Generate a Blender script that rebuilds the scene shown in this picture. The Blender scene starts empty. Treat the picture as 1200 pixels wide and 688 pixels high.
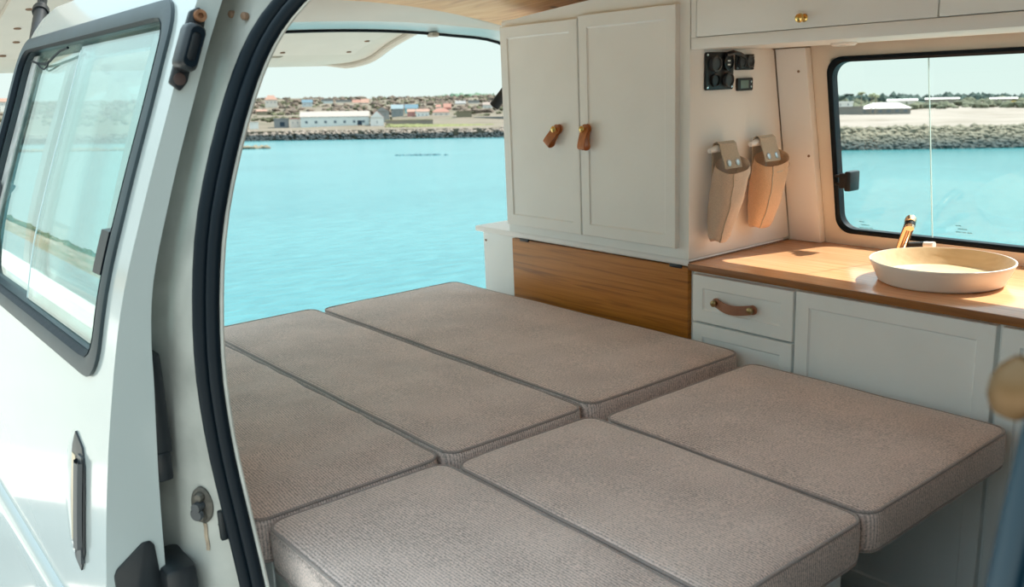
import bpy, bmesh, math, random
from mathutils import Vector, Matrix, noise
PI = math.pi
rnd = random.Random(7)
scene = bpy.context.scene
COL = scene.collection

# ------------------------------------------------------------------ camera
CAM = Vector((0.0, 0.0, 1.62))
F_PX, YAW, PIT, ROL = 1040.3, -0.896773, -0.232521, -0.040699
fw = Vector((math.cos(PIT)*math.sin(YAW), math.cos(PIT)*math.cos(YAW), math.sin(PIT)))
_r = Vector((math.cos(YAW), -math.sin(YAW), 0)); _u = _r.cross(fw)
rt = math.cos(ROL)*_r + math.sin(ROL)*_u
up = -math.sin(ROL)*_r + math.cos(ROL)*_u
cd = bpy.data.cameras.new('camera'); cam = bpy.data.objects.new('camera', cd); COL.objects.link(cam)
m = Matrix((rt, up, -fw)).transposed().to_4x4(); m.translation = CAM
cam.matrix_world = m
cd.sensor_width = 36; cd.lens = F_PX/1200*36; cd.clip_start = 0.02; cd.clip_end = 6000
cd.dof.use_dof = True; cd.dof.focus_distance = 2.1; cd.dof.aperture_fstop = 7.0
scene.camera = cam

# the van stands on a slightly sloping quay: true vertical in the van's frame
UP = Vector((-0.014, 0.043, 0.999)).normalized()
E2 = (Vector((0, 1, 0)) - UP*UP.y).normalized(); E1 = E2.cross(UP).normalized()

# ------------------------------------------------------------------ materials
def new_mat(name):
    m = bpy.data.materials.new(name); m.use_nodes = True
    nt = m.node_tree; b = nt.nodes['Principled BSDF']
    return m, nt, b
def pin(b, **k):
    for n, v in k.items():
        s = b.inputs.get(n.replace('_', ' '))
        if s is not None: s.default_value = v
def c4(c): return (c[0], c[1], c[2], 1.0)
def mat(name, col, rough=.5, metal=0.0, var=.0, vscale=8.0, bump=0.0, bscale=60.0, coat=0.0, spec=.5, stretch=None):
    m, nt, b = new_mat(name)
    b.inputs['Base Color'].default_value = c4(col); pin(b, Roughness=rough, Metallic=metal, Coat_Weight=coat, Coat_Roughness=.08)
    b.inputs['Specular IOR Level'].default_value = spec
    tc = nt.nodes.new('ShaderNodeTexCoord'); mp = nt.nodes.new('ShaderNodeMapping')
    nt.links.new(tc.outputs['Object'], mp.inputs['Vector'])
    if stretch: mp.inputs['Scale'].default_value = stretch
    if var > 0:
        n = nt.nodes.new('ShaderNodeTexNoise'); n.inputs['Scale'].default_value = vscale; n.inputs['Detail'].default_value = 6
        nt.links.new(mp.outputs[0], n.inputs['Vector'])
        r = nt.nodes.new('ShaderNodeValToRGB')
        r.color_ramp.elements[0].position = .3; r.color_ramp.elements[1].position = .7
        r.color_ramp.elements[0].color = c4([x*(1-var) for x in col]); r.color_ramp.elements[1].color = c4([min(1, x*(1+var)) for x in col])
        nt.links.new(n.outputs['Fac'], r.inputs[0]); nt.links.new(r.outputs[0], b.inputs['Base Color'])
    if bump > 0:
        n2 = nt.nodes.new('ShaderNodeTexNoise'); n2.inputs['Scale'].default_value = bscale; n2.inputs['Detail'].default_value = 3
        nt.links.new(mp.outputs[0], n2.inputs['Vector'])
        bp = nt.nodes.new('ShaderNodeBump'); bp.inputs['Strength'].default_value = bump; bp.inputs['Distance'].default_value = .01
        nt.links.new(n2.outputs['Fac'], bp.inputs['Height']); nt.links.new(bp.outputs[0], b.inputs['Normal'])
    return m
def ramp_mat(name, cols, scale, stretch, rough=.45, detail=8, bump=.05, dist=0.0, wave=False, coat=0.0, knots=None):
    m, nt, b = new_mat(name); pin(b, Roughness=rough, Coat_Weight=coat, Coat_Roughness=.15)
    tc = nt.nodes.new('ShaderNodeTexCoord'); mp = nt.nodes.new('ShaderNodeMapping')
    mp.inputs['Scale'].default_value = stretch; nt.links.new(tc.outputs['Object'], mp.inputs['Vector'])
    if wave:
        n = nt.nodes.new('ShaderNodeTexWave'); n.wave_type = 'BANDS'; n.bands_direction = 'Z'
        n.inputs['Scale'].default_value = scale; n.inputs['Distortion'].default_value = dist; n.inputs['Detail'].default_value = 4; n.inputs['Detail Scale'].default_value = 1.6
    else:
        n = nt.nodes.new('ShaderNodeTexNoise'); n.inputs['Scale'].default_value = scale; n.inputs['Detail'].default_value = detail; n.inputs['Distortion'].default_value = dist
    nt.links.new(mp.outputs[0], n.inputs['Vector'])
    r = nt.nodes.new('ShaderNodeValToRGB'); el = r.color_ramp.elements
    while len(el) < len(cols): el.new(.5)
    for i, c in enumerate(cols):
        el[i].position = .25 + .5*i/(len(cols)-1); el[i].color = c4(c)
    nt.links.new(n.outputs['Fac'], r.inputs[0]); out = r.outputs[0]
    if knots:
        v = nt.nodes.new('ShaderNodeTexVoronoi'); v.inputs['Scale'].default_value = knots[0]; nt.links.new(tc.outputs['Object'], v.inputs['Vector'])
        r2 = nt.nodes.new('ShaderNodeValToRGB'); r2.color_ramp.elements[0].position = .06; r2.color_ramp.elements[1].position = .13
        r2.color_ramp.elements[0].color = (1, 1, 1, 1); r2.color_ramp.elements[1].color = (0, 0, 0, 1)
        nt.links.new(v.outputs['Distance'], r2.inputs[0])
        mx = nt.nodes.new('ShaderNodeMix'); mx.data_type = 'RGBA'
        nt.links.new(r2.outputs[0], mx.inputs[0]); nt.links.new(out, mx.inputs[6]); mx.inputs[7].default_value = c4(knots[1]); out = mx.outputs[2]
    nt.links.new(out, b.inputs['Base Color'])
    bp = nt.nodes.new('ShaderNodeBump'); bp.inputs['Strength'].default_value = bump; bp.inputs['Distance'].default_value = .004
    nt.links.new(n.outputs['Fac'], bp.inputs['Height']); nt.links.new(bp.outputs[0], b.inputs['Normal'])
    return m
def fabric_mat(name, col, scale=1.0, var=.22, rib=.28):
    m, nt, b = new_mat(name); pin(b, Roughness=.95, Sheen_Weight=.35, Sheen_Roughness=.5); b.inputs['Specular IOR Level'].default_value = .15
    tc = nt.nodes.new('ShaderNodeTexCoord')
    n = nt.nodes.new('ShaderNodeTexNoise'); n.inputs['Scale'].default_value = 420*scale; n.inputs['Detail'].default_value = 2
    n2 = nt.nodes.new('ShaderNodeTexNoise'); n2.inputs['Scale'].default_value = 7; n2.inputs['Detail'].default_value = 3
    w = nt.nodes.new('ShaderNodeTexWave'); w.inputs['Scale'].default_value = 85*scale; w.inputs['Distortion'].default_value = .6; w.bands_direction = 'Y'
    for q in (n, n2, w): nt.links.new(tc.outputs['Object'], q.inputs['Vector'])
    a = nt.nodes.new('ShaderNodeMath'); a.operation = 'MULTIPLY_ADD'; a.inputs[1].default_value = rib
    nt.links.new(w.outputs['Fac'], a.inputs[0]); nt.links.new(n.outputs['Fac'], a.inputs[2])
    a2 = nt.nodes.new('ShaderNodeMath'); a2.operation = 'MULTIPLY_ADD'; a2.inputs[1].default_value = .35
    nt.links.new(n2.outputs['Fac'], a2.inputs[0]); nt.links.new(a.outputs[0], a2.inputs[2])
    r = nt.nodes.new('ShaderNodeValToRGB'); r.color_ramp.elements[0].position = .5; r.color_ramp.elements[1].position = 1.1
    r.color_ramp.elements[0].color = c4([x*(1-var) for x in col]); r.color_ramp.elements[1].color = c4([x*(1+var) for x in col])
    nt.links.new(a2.outputs[0], r.inputs[0]); nt.links.new(r.outputs[0], b.inputs['Base Color'])
    bp = nt.nodes.new('ShaderNodeBump'); bp.inputs['Strength'].default_value = .35; bp.inputs['Distance'].default_value = .002
    nt.links.new(a.outputs[0], bp.inputs['Height'])
    bp2 = nt.nodes.new('ShaderNodeBump'); bp2.inputs['Strength'].default_value = .25; bp2.inputs['Distance'].default_value = .02
    nt.links.new(n2.outputs['Fac'], bp2.inputs['Height']); nt.links.new(bp2.outputs[0], bp.inputs['Normal'])
    nt.links.new(bp.outputs[0], b.inputs['Normal'])
    return m
def glass_mat(name, tint, refl, rough=.01):
    m = bpy.data.materials.new(name); m.use_nodes = True; nt = m.node_tree; nt.nodes.clear()
    o = nt.nodes.new('ShaderNodeOutputMaterial'); t = nt.nodes.new('ShaderNodeBsdfTransparent'); g = nt.nodes.new('ShaderNodeBsdfGlossy')
    t.inputs[0].default_value = c4(tint); g.inputs[0].default_value = (.95, 1, .98, 1); g.inputs['Roughness'].default_value = rough
    f = nt.nodes.new('ShaderNodeLayerWeight'); f.inputs['Blend'].default_value = .5
    pw = nt.nodes.new('ShaderNodeMath'); pw.operation = 'POWER'; pw.inputs[1].default_value = 5.0; nt.links.new(f.outputs['Facing'], pw.inputs[0])
    a = nt.nodes.new('ShaderNodeMath'); a.operation = 'MULTIPLY_ADD'; a.use_clamp = True; a.inputs[1].default_value = .9; a.inputs[2].default_value = refl
    nt.links.new(pw.outputs[0], a.inputs[0])
    mx = nt.nodes.new('ShaderNodeMixShader'); nt.links.new(a.outputs[0], mx.inputs[0]); nt.links.new(t.outputs[0], mx.inputs[1]); nt.links.new(g.outputs[0], mx.inputs[2])
    nt.links.new(mx.outputs[0], o.inputs[0])
    return m

M = {}
M['white'] = mat('white_cabinet_paint', (.84, .865, .86), .42, var=.03, vscale=5, bump=.06, bscale=45)
M['panel'] = mat('white_wall_panel', (.88, .87, .86), .5, var=.02, vscale=4, bump=.04, bscale=30)
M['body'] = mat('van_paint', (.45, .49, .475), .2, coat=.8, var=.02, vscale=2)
M['jamb'] = mat('dirty_jamb_paint', (.45, .445, .405), .38, coat=.25, var=.22, vscale=9, bump=.03, bscale=20)
M['cream'] = mat('cream_metal', (.80, .71, .60), .4, var=.06, vscale=6)
M['header'] = mat('header_paint', (.56, .53, .47), .4, var=.04, vscale=4)
M['lip'] = mat('blue_white_lip', (.44, .56, .585), .2)
M['rubber'] = mat('black_rubber', (.003, .008, .013), .45, bump=.05, bscale=40, spec=.16)
M['gasket'] = mat('grey_rubber', (.024, .040, .047), .42, var=.2, vscale=12)
M['black'] = mat('black_plastic', (.008, .011, .014), .38, bump=.03, bscale=80)
M['dark'] = mat('dark_grey_plastic', (.05, .055, .06), .4)
M['bluerub'] = mat('blue_black_rubber', (.006, .032, .052), .4)
M['fabric'] = fabric_mat('grey_brown_woven_fabric', (.53, .42, .378), .7, .5)
M['pipe'] = fabric_mat('grey_brown_piping', (.31, .255, .235))
M['canvas'] = fabric_mat('beige_canvas', (.72, .56, .44), 1.3, .16, 0.0)
M['canvas2'] = fabric_mat('tan_canvas', (.78, .50, .31), 1.3, .16, 0.0)
M['canvas_dark'] = fabric_mat('taupe_canvas', (.58, .48, .37), 1.3, .16, 0.0)
M['oak'] = ramp_mat('oak_panel', [(.23, .075, .010), (.46, .17, .022), (.54, .215, .034)], 2.6, (1.1, 6, 34), .38, dist=.9)
M['edge'] = ramp_mat('walnut_edge', [(.20, .072, .014), (.34, .13, .026)], 4, (2, 30, 40), .4)
M['counter'] = ramp_mat('bamboo_worktop', [(.68, .325, .15), (.78, .40, .20), (.83, .455, .24)], 4, (1.2, 26, 26), .22, coat=.25, bump=.02)
M['pine'] = ramp_mat('knotty_pine', [(.56, .25, .085), (.74, .41, .16), (.82, .52, .25)], 3, (1.2, 14, 14), .45, dist=.8, knots=(7, (.22, .09, .04)))
M['bowl_in'] = ramp_mat('pale_wood_bowl', [(.66, .46, .26), (.76, .56, .34)], 5, (2, 18, 18), .4)
M['bowl_out'] = mat('white_bowl_glaze', (.82, .77, .72), .4)
M['leather'] = mat('tan_leather', (.45, .155, .042), .5, var=.2, vscale=40, bump=.1, bscale=150)
M['leather2'] = mat('rose_brown_leather', (.34, .15, .085), .5, var=.12, vscale=40, bump=.1, bscale=150)
M['brass'] = mat('brass', (.72, .50, .18), .22, metal=1)
M['oldbrass'] = mat('antique_brass', (.36, .25, .12), .3, metal=1)
M['bronze'] = mat('dark_bronze', (.15, .08, .028), .42, metal=.3)
M['copper'] = mat('copper_chrome', (.86, .62, .42), .12, metal=1)
M['chrome'] = mat('chrome', (.8, .82, .82), .12, metal=1)
M['steel'] = mat('dull_steel', (.10, .09, .075), .5, metal=.3, var=.4, vscale=60)
M['rust'] = mat('rusty_screw', (.25, .11, .05), .7, var=.4, vscale=90)
M['tail'] = mat('tailgate_lining', (.54, .49, .42), .55, var=.04, vscale=5)
M['holes'] = mat('brown_screw', (.22, .13, .08), .6)
M['floor'] = mat('dark_floor_vinyl', (.10, .085, .07), .6, var=.2)
M['screen'] = mat('grey_green_display', (.16, .24, .22), .15)
M['print'] = mat('white_print', (.75, .78, .78), .5)
M['glass'] = glass_mat('window_glass', (.97, .995, .985), .02)
M['glass2'] = glass_mat('tinted_door_glass', (.80, .93, .93), .17)
M['mark'] = mat('dark_etched_mark', (.10, .22, .24), .6)
M['plasticwhite'] = mat('white_plastic', (.85, .82, .78), .35)

# ------------------------------------------------------------------ mesh helpers
class MB:
    def __init__(s): s.bm = bmesh.new()
    def merge(s, bm2):
        me = bpy.data.meshes.new('tmp'); bm2.to_mesh(me); s.bm.from_mesh(me); bpy.data.meshes.remove(me); bm2.free(); return s
    def box(s, x0, x1, y0, y1, z0, z1, bev=.0, seg=2, mtx=None):
        b = bmesh.new(); bmesh.ops.create_cube(b, size=1)
        for v in b.verts: v.co = Vector(((x0+x1)/2+v.co.x*(x1-x0), (y0+y1)/2+v.co.y*(y1-y0), (z0+z1)/2+v.co.z*(z1-z0)))
        if bev > 0: bmesh.ops.bevel(b, geom=list(b.edges), offset=bev, segments=seg, profile=.5, affect='EDGES')
        if mtx: bmesh.ops.transform(b, matrix=mtx, verts=b.verts)
        return s.merge(b)
    def tube(s, pts, r, closed=False, n=10, up=None, squash=1.0):
        pts = [Vector(p) for p in pts]; N = len(pts); b = bmesh.new(); rings = []
        prevn = None
        for i, p in enumerate(pts):
            if closed: t = pts[(i+1) % N]-pts[i-1]
            else: t = pts[min(i+1, N-1)]-pts[max(i-1, 0)]
            t.normalize()
            if prevn is None:
                a = Vector(up) if up else (Vector((0, 0, 1)) if abs(t.z) < .9 else Vector((1, 0, 0)))
            else: a = prevn
            nn = (a - t*a.dot(t)).normalized(); prevn = nn; bb = t.cross(nn)
            rr = r[i] if isinstance(r, (list, tuple)) else r
            rings.append([b.verts.new(p + nn*rr*math.cos(2*PI*k/n)*squash + bb*rr*math.sin(2*PI*k/n)) for k in range(n)])
        for i in range(N if closed else N-1):
            A, B = rings[i], rings[(i+1) % N]
            for k in range(n): b.faces.new((A[k], A[(k+1) % n], B[(k+1) % n], B[k]))
        if not closed:
            b.faces.new(rings[0][::-1]); b.faces.new(rings[-1])
        bmesh.ops.recalc_face_normals(b, faces=b.faces)
        return s.merge(b)
    def lathe(s, prof, o=(0, 0, 0), axis=(0, 0, 1), n=32, cap=True):
        b = bmesh.new(); ax = Vector(axis).normalized(); a = Vector((1, 0, 0)) if abs(ax.x) < .9 else Vector((0, 1, 0))
        e1 = (a-ax*a.dot(ax)).normalized(); e2 = ax.cross(e1); o = Vector(o); rings = []
        for r, h in prof:
            if r < 1e-6: rings.append([b.verts.new(o+ax*h)])
            else: rings.append([b.verts.new(o+ax*h+e1*r*math.cos(2*PI*k/n)+e2*r*math.sin(2*PI*k/n)) for k in range(n)])
        for A, B in zip(rings, rings[1:]):
            for k in range(n):
                f = [A[k % len(A)], A[(k+1) % len(A)], B[(k+1) % len(B)], B[k % len(B)]]
                u = []
                for v in f:
                    if v not in u: u.append(v)
                if len(u) > 2: b.faces.new(u)
        if cap:
            for R in (rings[0], rings[-1]):
                if len(R) > 2: b.faces.new(R)
        bmesh.ops.recalc_face_normals(b, faces=b.faces)
        return s.merge(b)
    def prism(s, pts, d, bev=0.0):
        """pts: 3D polygon; d: extrusion vector"""
        b = bmesh.new(); A = [b.verts.new(Vector(p)) for p in pts]; B = [b.verts.new(Vector(p)+Vector(d)) for p in pts]; n = len(pts)
        b.faces.new(A); b.faces.new(B[::-1])
        for i in range(n): b.faces.new((A[i], B[i], B[(i+1) % n], A[(i+1) % n]))
        bmesh.ops.recalc_face_normals(b, faces=b.faces)
        if bev > 0: bmesh.ops.bevel(b, geom=list(b.edges), offset=bev, segments=2, profile=.5, affect='EDGES')
        return s.merge(b)
    def grid(s, rows, thick=None):
        """rows: list of lists of 3D points; optional thickness vector makes it a closed slab"""
        b = bmesh.new(); V = [[b.verts.new(Vector(p)) for p in r] for r in rows]
        def faces(W, flip):
            for i in range(len(W)-1):
                for j in range(len(W[0])-1):
                    f = [W[i][j], W[i][j+1], W[i+1][j+1], W[i+1][j]]
                    b.faces.new(f[::-1] if flip else f)
        faces(V, False)
        if thick is not None:
            tv = Vector(thick); W = [[b.verts.new(v.co+tv) for v in r] for r in V]; faces(W, True)
            rim = lambda X: X[0][:] + [r[-1] for r in X[1:]] + X[-1][-2::-1] + [r[0] for r in X[-2:0:-1]]
            P, Q = rim(V), rim(W)
            for i in range(len(P)): b.faces.new((P[i], Q[i], Q[(i+1) % len(P)], P[(i+1) % len(P)]))
        bmesh.ops.recalc_face_normals(b, faces=b.faces)
        return s.merge(b)
    def loops(s, L, cap_first=False, cap_last=False, wrap=False):
        """loft closed loops of equal length"""
        b = bmesh.new(); R = [[b.verts.new(Vector(p)) for p in l] for l in L]; n = len(R[0])
        pairs = list(zip(R, R[1:])) + ([(R[-1], R[0])] if wrap else [])
        for A, B in pairs:
            for k in range(n): b.faces.new((A[k], A[(k+1) % n], B[(k+1) % n], B[k]))
        if cap_first: b.faces.new(R[0][::-1])
        if cap_last: b.faces.new(R[-1])
        bmesh.ops.recalc_face_normals(b, faces=b.faces)
        return s.merge(b)
    def build(s, name, material, parent=None, ang=35, smooth=True):
        me = bpy.data.meshes.new(name); s.bm.to_mesh(me); s.bm.free()
        me.materials.append(material)
        if smooth:
            me.shade_smooth(); me.set_sharp_from_angle(angle=math.radians(ang))
        o = bpy.data.objects.new(name, me); COL.objects.link(o)
        if parent is not None:
            o.parent = parent; o.matrix_parent_inverse = parent.matrix_basis.inverted()
        return o
def setp(o, label=None, cat=None, group=None, kind=None):
    if label: o['label'] = label
    if cat: o['category'] = cat
    if group: o['group'] = group
    if kind: o['kind'] = kind
    return o
def thing(name, loc, label, cat, group=None):
    o = bpy.data.objects.new(name, None); COL.objects.link(o); o.location = loc; o.empty_display_size = .05
    return setp(o, label, cat, group)
def struct(o, label=None): return setp(o, label, None, None, 'structure')
def lab(o, t): o['label'] = t; return o
def rrect(x0, x1, z0, z1, r, n=8):
    """rounded rectangle, list of (x,z)"""
    P = []
    for cx, cz, a0 in ((x1-r, z1-r, 0), (x0+r, z1-r, 90), (x0+r, z0+r, 180), (x1-r, z0+r, 270)):
        for k in range(n+1):
            a = math.radians(a0+90*k/n); P.append((cx+r*math.cos(a), cz+r*math.sin(a)))
    return P
def dense(P, step):
    Q = []
    for i in range(len(P)):
        a, b = P[i], P[(i+1) % len(P)]; d = math.hypot(b[0]-a[0], b[1]-a[1]); n = max(1, int(d/step))
        for k in range(n): Q.append((a[0]+(b[0]-a[0])*k/n, a[1]+(b[1]-a[1])*k/n))
    return Q
def raycast2(P, c, a):
    d = (math.cos(a), math.sin(a)); best = None
    for i in range(len(P)):
        p, q = P[i], P[(i+1) % len(P)]; ex, ez = q[0]-p[0], q[1]-p[1]
        den = d[0]*ez-d[1]*ex
        if abs(den) < 1e-12: continue
        t = ((p[0]-c[0])*ez-(p[1]-c[1])*ex)/den; u = ((p[0]-c[0])*d[1]-(p[1]-c[1])*d[0])/den
        if t > 0 and -1e-9 <= u <= 1+1e-9 and (best is None or t > best): best = t
    return (c[0]+d[0]*best, c[1]+d[1]*best)
def holed_plate(mb, outer, hole, front, back, rings=12):
    """plate with a hole; front/back map (x,z)->3D"""
    cx = sum(p[0] for p in hole)/len(hole); cz = sum(p[1] for p in hole)/len(hole); c = (cx, cz)
    A = sorted(set([round(math.atan2(p[1]-cz, p[0]-cx), 5) for p in outer+hole] + [round(-PI+2*PI*k/150, 5) for k in range(150)]))
    B = [A[0]]
    for a in A[1:]:
        if a-B[-1] > .004: B.append(a)
    ho = [raycast2(hole, c, a) for a in B]; ou = [raycast2(outer, c, a) for a in B]
    L = []
    for k in range(rings+1):
        t = k/rings; L.append([front(h[0]+(o[0]-h[0])*t, h[1]+(o[1]-h[1])*t) for h, o in zip(ho, ou)])
    for k in range(rings, -1, -1):
        t = k/rings; L.append([back(h[0]+(o[0]-h[0])*t, h[1]+(o[1]-h[1])*t) for h, o in zip(ho, ou)])
    mb.loops(L, wrap=True); return mb
def herm(xs, ys):
    n = len(xs); d = [(ys[i+1]-ys[i])/(xs[i+1]-xs[i]) for i in range(n-1)]
    mm = [d[0]] + [(d[i-1]+d[i])/2 for i in range(1, n-1)] + [d[-1]]
    def f(x):
        if x <= xs[0]: return ys[0]+mm[0]*(x-xs[0])
        if x >= xs[-1]: return ys[-1]+mm[-1]*(x-xs[-1])
        i = max(k for k in range(n-1) if xs[k] <= x); h = xs[i+1]-xs[i]; t = (x-xs[i])/h
        return (2*t**3-3*t*t+1)*ys[i]+(t**3-2*t*t+t)*h*mm[i]+(-2*t**3+3*t*t)*ys[i+1]+(t**3-t*t)*h*mm[i+1]
    return f

# body side profiles: y of the door's outer skin, of the opening's seal flange, of the far wall
PY = herm([.25, .5, .8, 1.0, 1.17, 1.33, 1.47, 1.60, 1.76, 1.85], [.240, .245, .257, .281, .311, .349, .399, .450, .514, .560])
SY = herm([.4, .85, .98, 1.1, 1.22, 1.34, 1.44, 1.54, 1.62, 1.72, 1.80], [.45, .455, .448, .44, .437, .447, .465, .497, .530, .582, .65])
DT = herm([.5, .86, 1.03, 1.18, 1.27, 1.34, 1.46, 1.6, 1.8], [.095, .091, .078, .063, .050, .042, .037, .035, .039])
def WY(z): return 2.335-.185*(z-1.13)
def ceil_z(x, y):
    t = min(1, max(0, (x+2.45)/.6)); t = t*t*(3-2*t)
    return 1.886+.032*t-.115*((y-1.35)/.85)**2

# ================================================================== VAN SHELL
# floor
struct(MB().box(-2.70, .7, .40, 2.36, .30, .36).build('floor', M['floor']), 'dark van floor under the bed')
# ceiling of knotty pine
rows = [[(x, y, ceil_z(x, y)) for y in [.62+(2.22-.62)*j/24 for j in range(25)]] for x in [-2.515+3.2*i/24 for i in range(25)]]
struct(MB().grid(rows, (0, 0, .03)).build('ceiling', M['pine']), 'knotty pine boarded van ceiling')
# rear roof header: curved beam over the rear opening
EZ = herm([.3, .6, 1.23, 1.66, 1.95, 2.15, 2.3], [1.70, 1.765, 1.808, 1.815, 1.800, 1.778, 1.72])
ys = [.74+(2.26-.74)*j/30 for j in range(31)]
rows = [[(-2.50, y, ceil_z(-2.50, y)+.012) for y in ys], [(-2.525, y, ceil_z(-2.52, y)-.002) for y in ys],
        [(-2.58, y, max(EZ(y)+.042, ceil_z(-2.5, y)-.030)) for y in ys], [(-2.645, y, EZ(y)+.020) for y in ys]]
hd = struct(MB().grid(rows, (0, 0, .05)).build('trim_1', M['header']), 'cream roof header above the rear opening')
rows = [[(-2.645, y, EZ(y)+.021) for y in ys], [(-2.70, y, EZ(y)+.003) for y in ys], [(-2.725, y, EZ(y)) for y in ys]]
MB().grid(rows, (0, 0, .05)).build('header_lip', M['lip'], hd)
MB().tube([(-2.73, y, EZ(y)-.002) for y in ys], .007).build('header_seal', M['rubber'], hd)
# small clip hanging under the header
MB().box(-2.735, -2.70, 1.845, 1.875, EZ(1.86)-.016, EZ(1.86), .004).build('clip', M['tail'], hd)
# outer roof skin (keeps the sun off the ceiling)
rows = [[(x, y, ceil_z(min(x, 0), y)+.055) for y in [.62+(2.26-.62)*j/20 for j in range(21)]] for x in [-2.40, -2, -1, 0, .7]]
struct(MB().grid(rows, (0, 0, .012)).build('trim_2', M['body']), 'outer roof skin of the van')
# far wall with window
win = rrect(-1.388, -.42, 1.165, 1.652, .045, 10)
outer = [(-2.72, .44), (.70, .44), (.70, 1.80), (-2.72, 1.80)]
holed = holed_plate(MB(), outer, win, lambda x, z: (x, WY(z), z), lambda x, z: (x, WY(z)+.03, z), 10)
struct(holed.build('wall_right', M['cream']), 'cream metal van wall with the side window')
rows = [[(x, WY(1.80)-.10*t*t-.02*t, 1.80+.05*math.sin(t*PI/2)) for x in (-2.72, .7)] for t in (0, .25, .5, .75, 1)]
struct(MB().grid(rows, (0, .03, .02)).build('trim_3', M['body']), 'roof edge above the far wall')
# window of the far wall
w1 = struct(thing('window_1', (-.9, WY(1.165)-.002, 1.165), 'side window above the sink, black gasket, sliding panes', None))
def ringloop(P, off, yoff):
    cx = (max(p[0] for p in P)+min(p[0] for p in P))/2; cz = (max(p[1] for p in P)+min(p[1] for p in P))/2
    hx = max(p[0] for p in P)-cx; hz = max(p[1] for p in P)-cz
    return [(cx+(p[0]-cx)*(hx+off)/hx, WY(cz+(p[1]-cz)*(hz+off)/hz)+yoff, cz+(p[1]-cz)*(hz+off)/hz) for p in P]
wd = dense(win, .05)
MB().loops([ringloop(wd, .003, -.001), ringloop(wd, .002, -.008), ringloop(wd, -.006, -.010), ringloop(wd, -.012, -.006), ringloop(wd, -.012, .020), ringloop(wd, .002, .028)], wrap=True).build('window_gasket', M['rubber'], w1)
def pane(x0, x1, yo, name='window_pane'):
    z0, z1 = 1.168, 1.650
    return MB().prism([(x0, WY(z0)+yo, z0), (x1, WY(z0)+yo, z0), (x1, WY(z1)+yo, z1), (x0, WY(z1)+yo, z1)], (0, .004, 0)).build(name, M['glass'], w1)
p1 = pane(-1.382, -1.112, -.004); p2 = pane(-1.118, -.425, .003)
MB().prism([(-1.1118, WY(1.17)-.0042, 1.17), (-1.1106, WY(1.17)-.0042, 1.17), (-1.1106, WY(1.65)-.0042, 1.65), (-1.1118, WY(1.65)-.0042, 1.65)], (0, .0045, 0)).build('pane_edge', mat('pale_glass_edge', (.62, .80, .78), .2), p1)
def etch(x0, zt, par, yo):
    mb = MB(); r = random.Random(3)
    for row, (n, w) in enumerate(((5, .0016), (11, .0016), (14, .0015))):
        for k in range(n):
            if r.random() < .2: continue
            x = x0+k*.0030; z = zt-row*.0085; mb.box(x, x+w, WY(z)+yo-.0006, WY(z)+yo, z, z+.0028)
    return lab(mb.build('etched_mark', M['mark'], par, smooth=False), 'tiny dark etched glass marking')
etch(-1.318, 1.200, p1, -.004); etch(-1.052, 1.214, p2, .003)
lt = MB().box(-1.352, -1.318, 2.256, 2.296, 1.299, 1.341, .004).box(-1.330, -1.310, 2.246, 2.296, 1.293, 1.348, .005).box(-1.375, -1.346, 2.272, 2.296, 1.305, 1.312, .002).box(-1.375, -1.346, 2.272, 2.296, 1.327, 1.334, .002).build('window_latch', M['black'], w1)
# white panel on the body pillar, left of that window
sx = .0
pp = MB().prism([(-1.5325, WY(1.129)-.030, 1.129), (-1.430, WY(1.129)-.030, 1.129), (-1.437, WY(1.683)-.030, 1.683), (-1.5325, WY(1.683)-.030, 1.683)], (0, .027, 0), .0015).build('trim_4', M['panel'])
struct(pp, 'white panel on the pillar left of the window')
for x, z in ((-1.462, 1.62), (-1.448, 1.385)):
    MB().lathe([(.0035, 0), (.0035, .003)], (x, WY(z)-.0325, z), (0, 1, 0), 12).build('screw_hole', M['holes'], pp)

# near side: quarter panel behind the sliding door, with its own window, and the door pillar
qy = lambda z: max(PY(z)+.108, .355)
hole2 = rrect(-2.50, -1.66, 1.20, 1.72, .06, 8)
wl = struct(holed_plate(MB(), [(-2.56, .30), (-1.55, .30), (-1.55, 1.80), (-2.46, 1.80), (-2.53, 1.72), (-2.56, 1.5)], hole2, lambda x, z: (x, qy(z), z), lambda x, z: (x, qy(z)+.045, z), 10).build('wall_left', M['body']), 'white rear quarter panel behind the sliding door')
w2 = struct(MB().grid([[(x, qy(z)+.02, z) for z in (1.17, 1.3, 1.45, 1.6, 1.75)] for x in (-2.52, -1.64)], (0, .004, 0)).build('window_2', M['glass']), 'rear quarter window behind the sliding door')
# door pillar
def pillar_row(z):
    s, p = SY(z), PY(z); q = p+DT(z)+.018
    k = min(q+.012, s-.006)
    return [(-1.70, q+.03, z), (-1.70, q, z), (-1.56, q+.002, z), (-1.475, q+.004, z), (-1.435, k-.004, z), (-1.415, k+.010, z), (-1.385, k+.008 if k+.008 < s else s, z), (-1.335, (k+s)/2+.004, z), (-1.300, s-.002, z), (-1.272, s+.001, z), (-1.268, s+.004, z), (-1.2685, s+.012, z), (-1.30, s+.022, z), (-1.70, s+.032, z)]
zz = [.36+(1.80-.36)*i/48 for i in range(49)]
pil = struct(MB().loops([pillar_row(z) for z in zz], True, True).build('trim_5', M['jamb'], ang=50), 'grimy white door pillar beside the bed')
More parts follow.
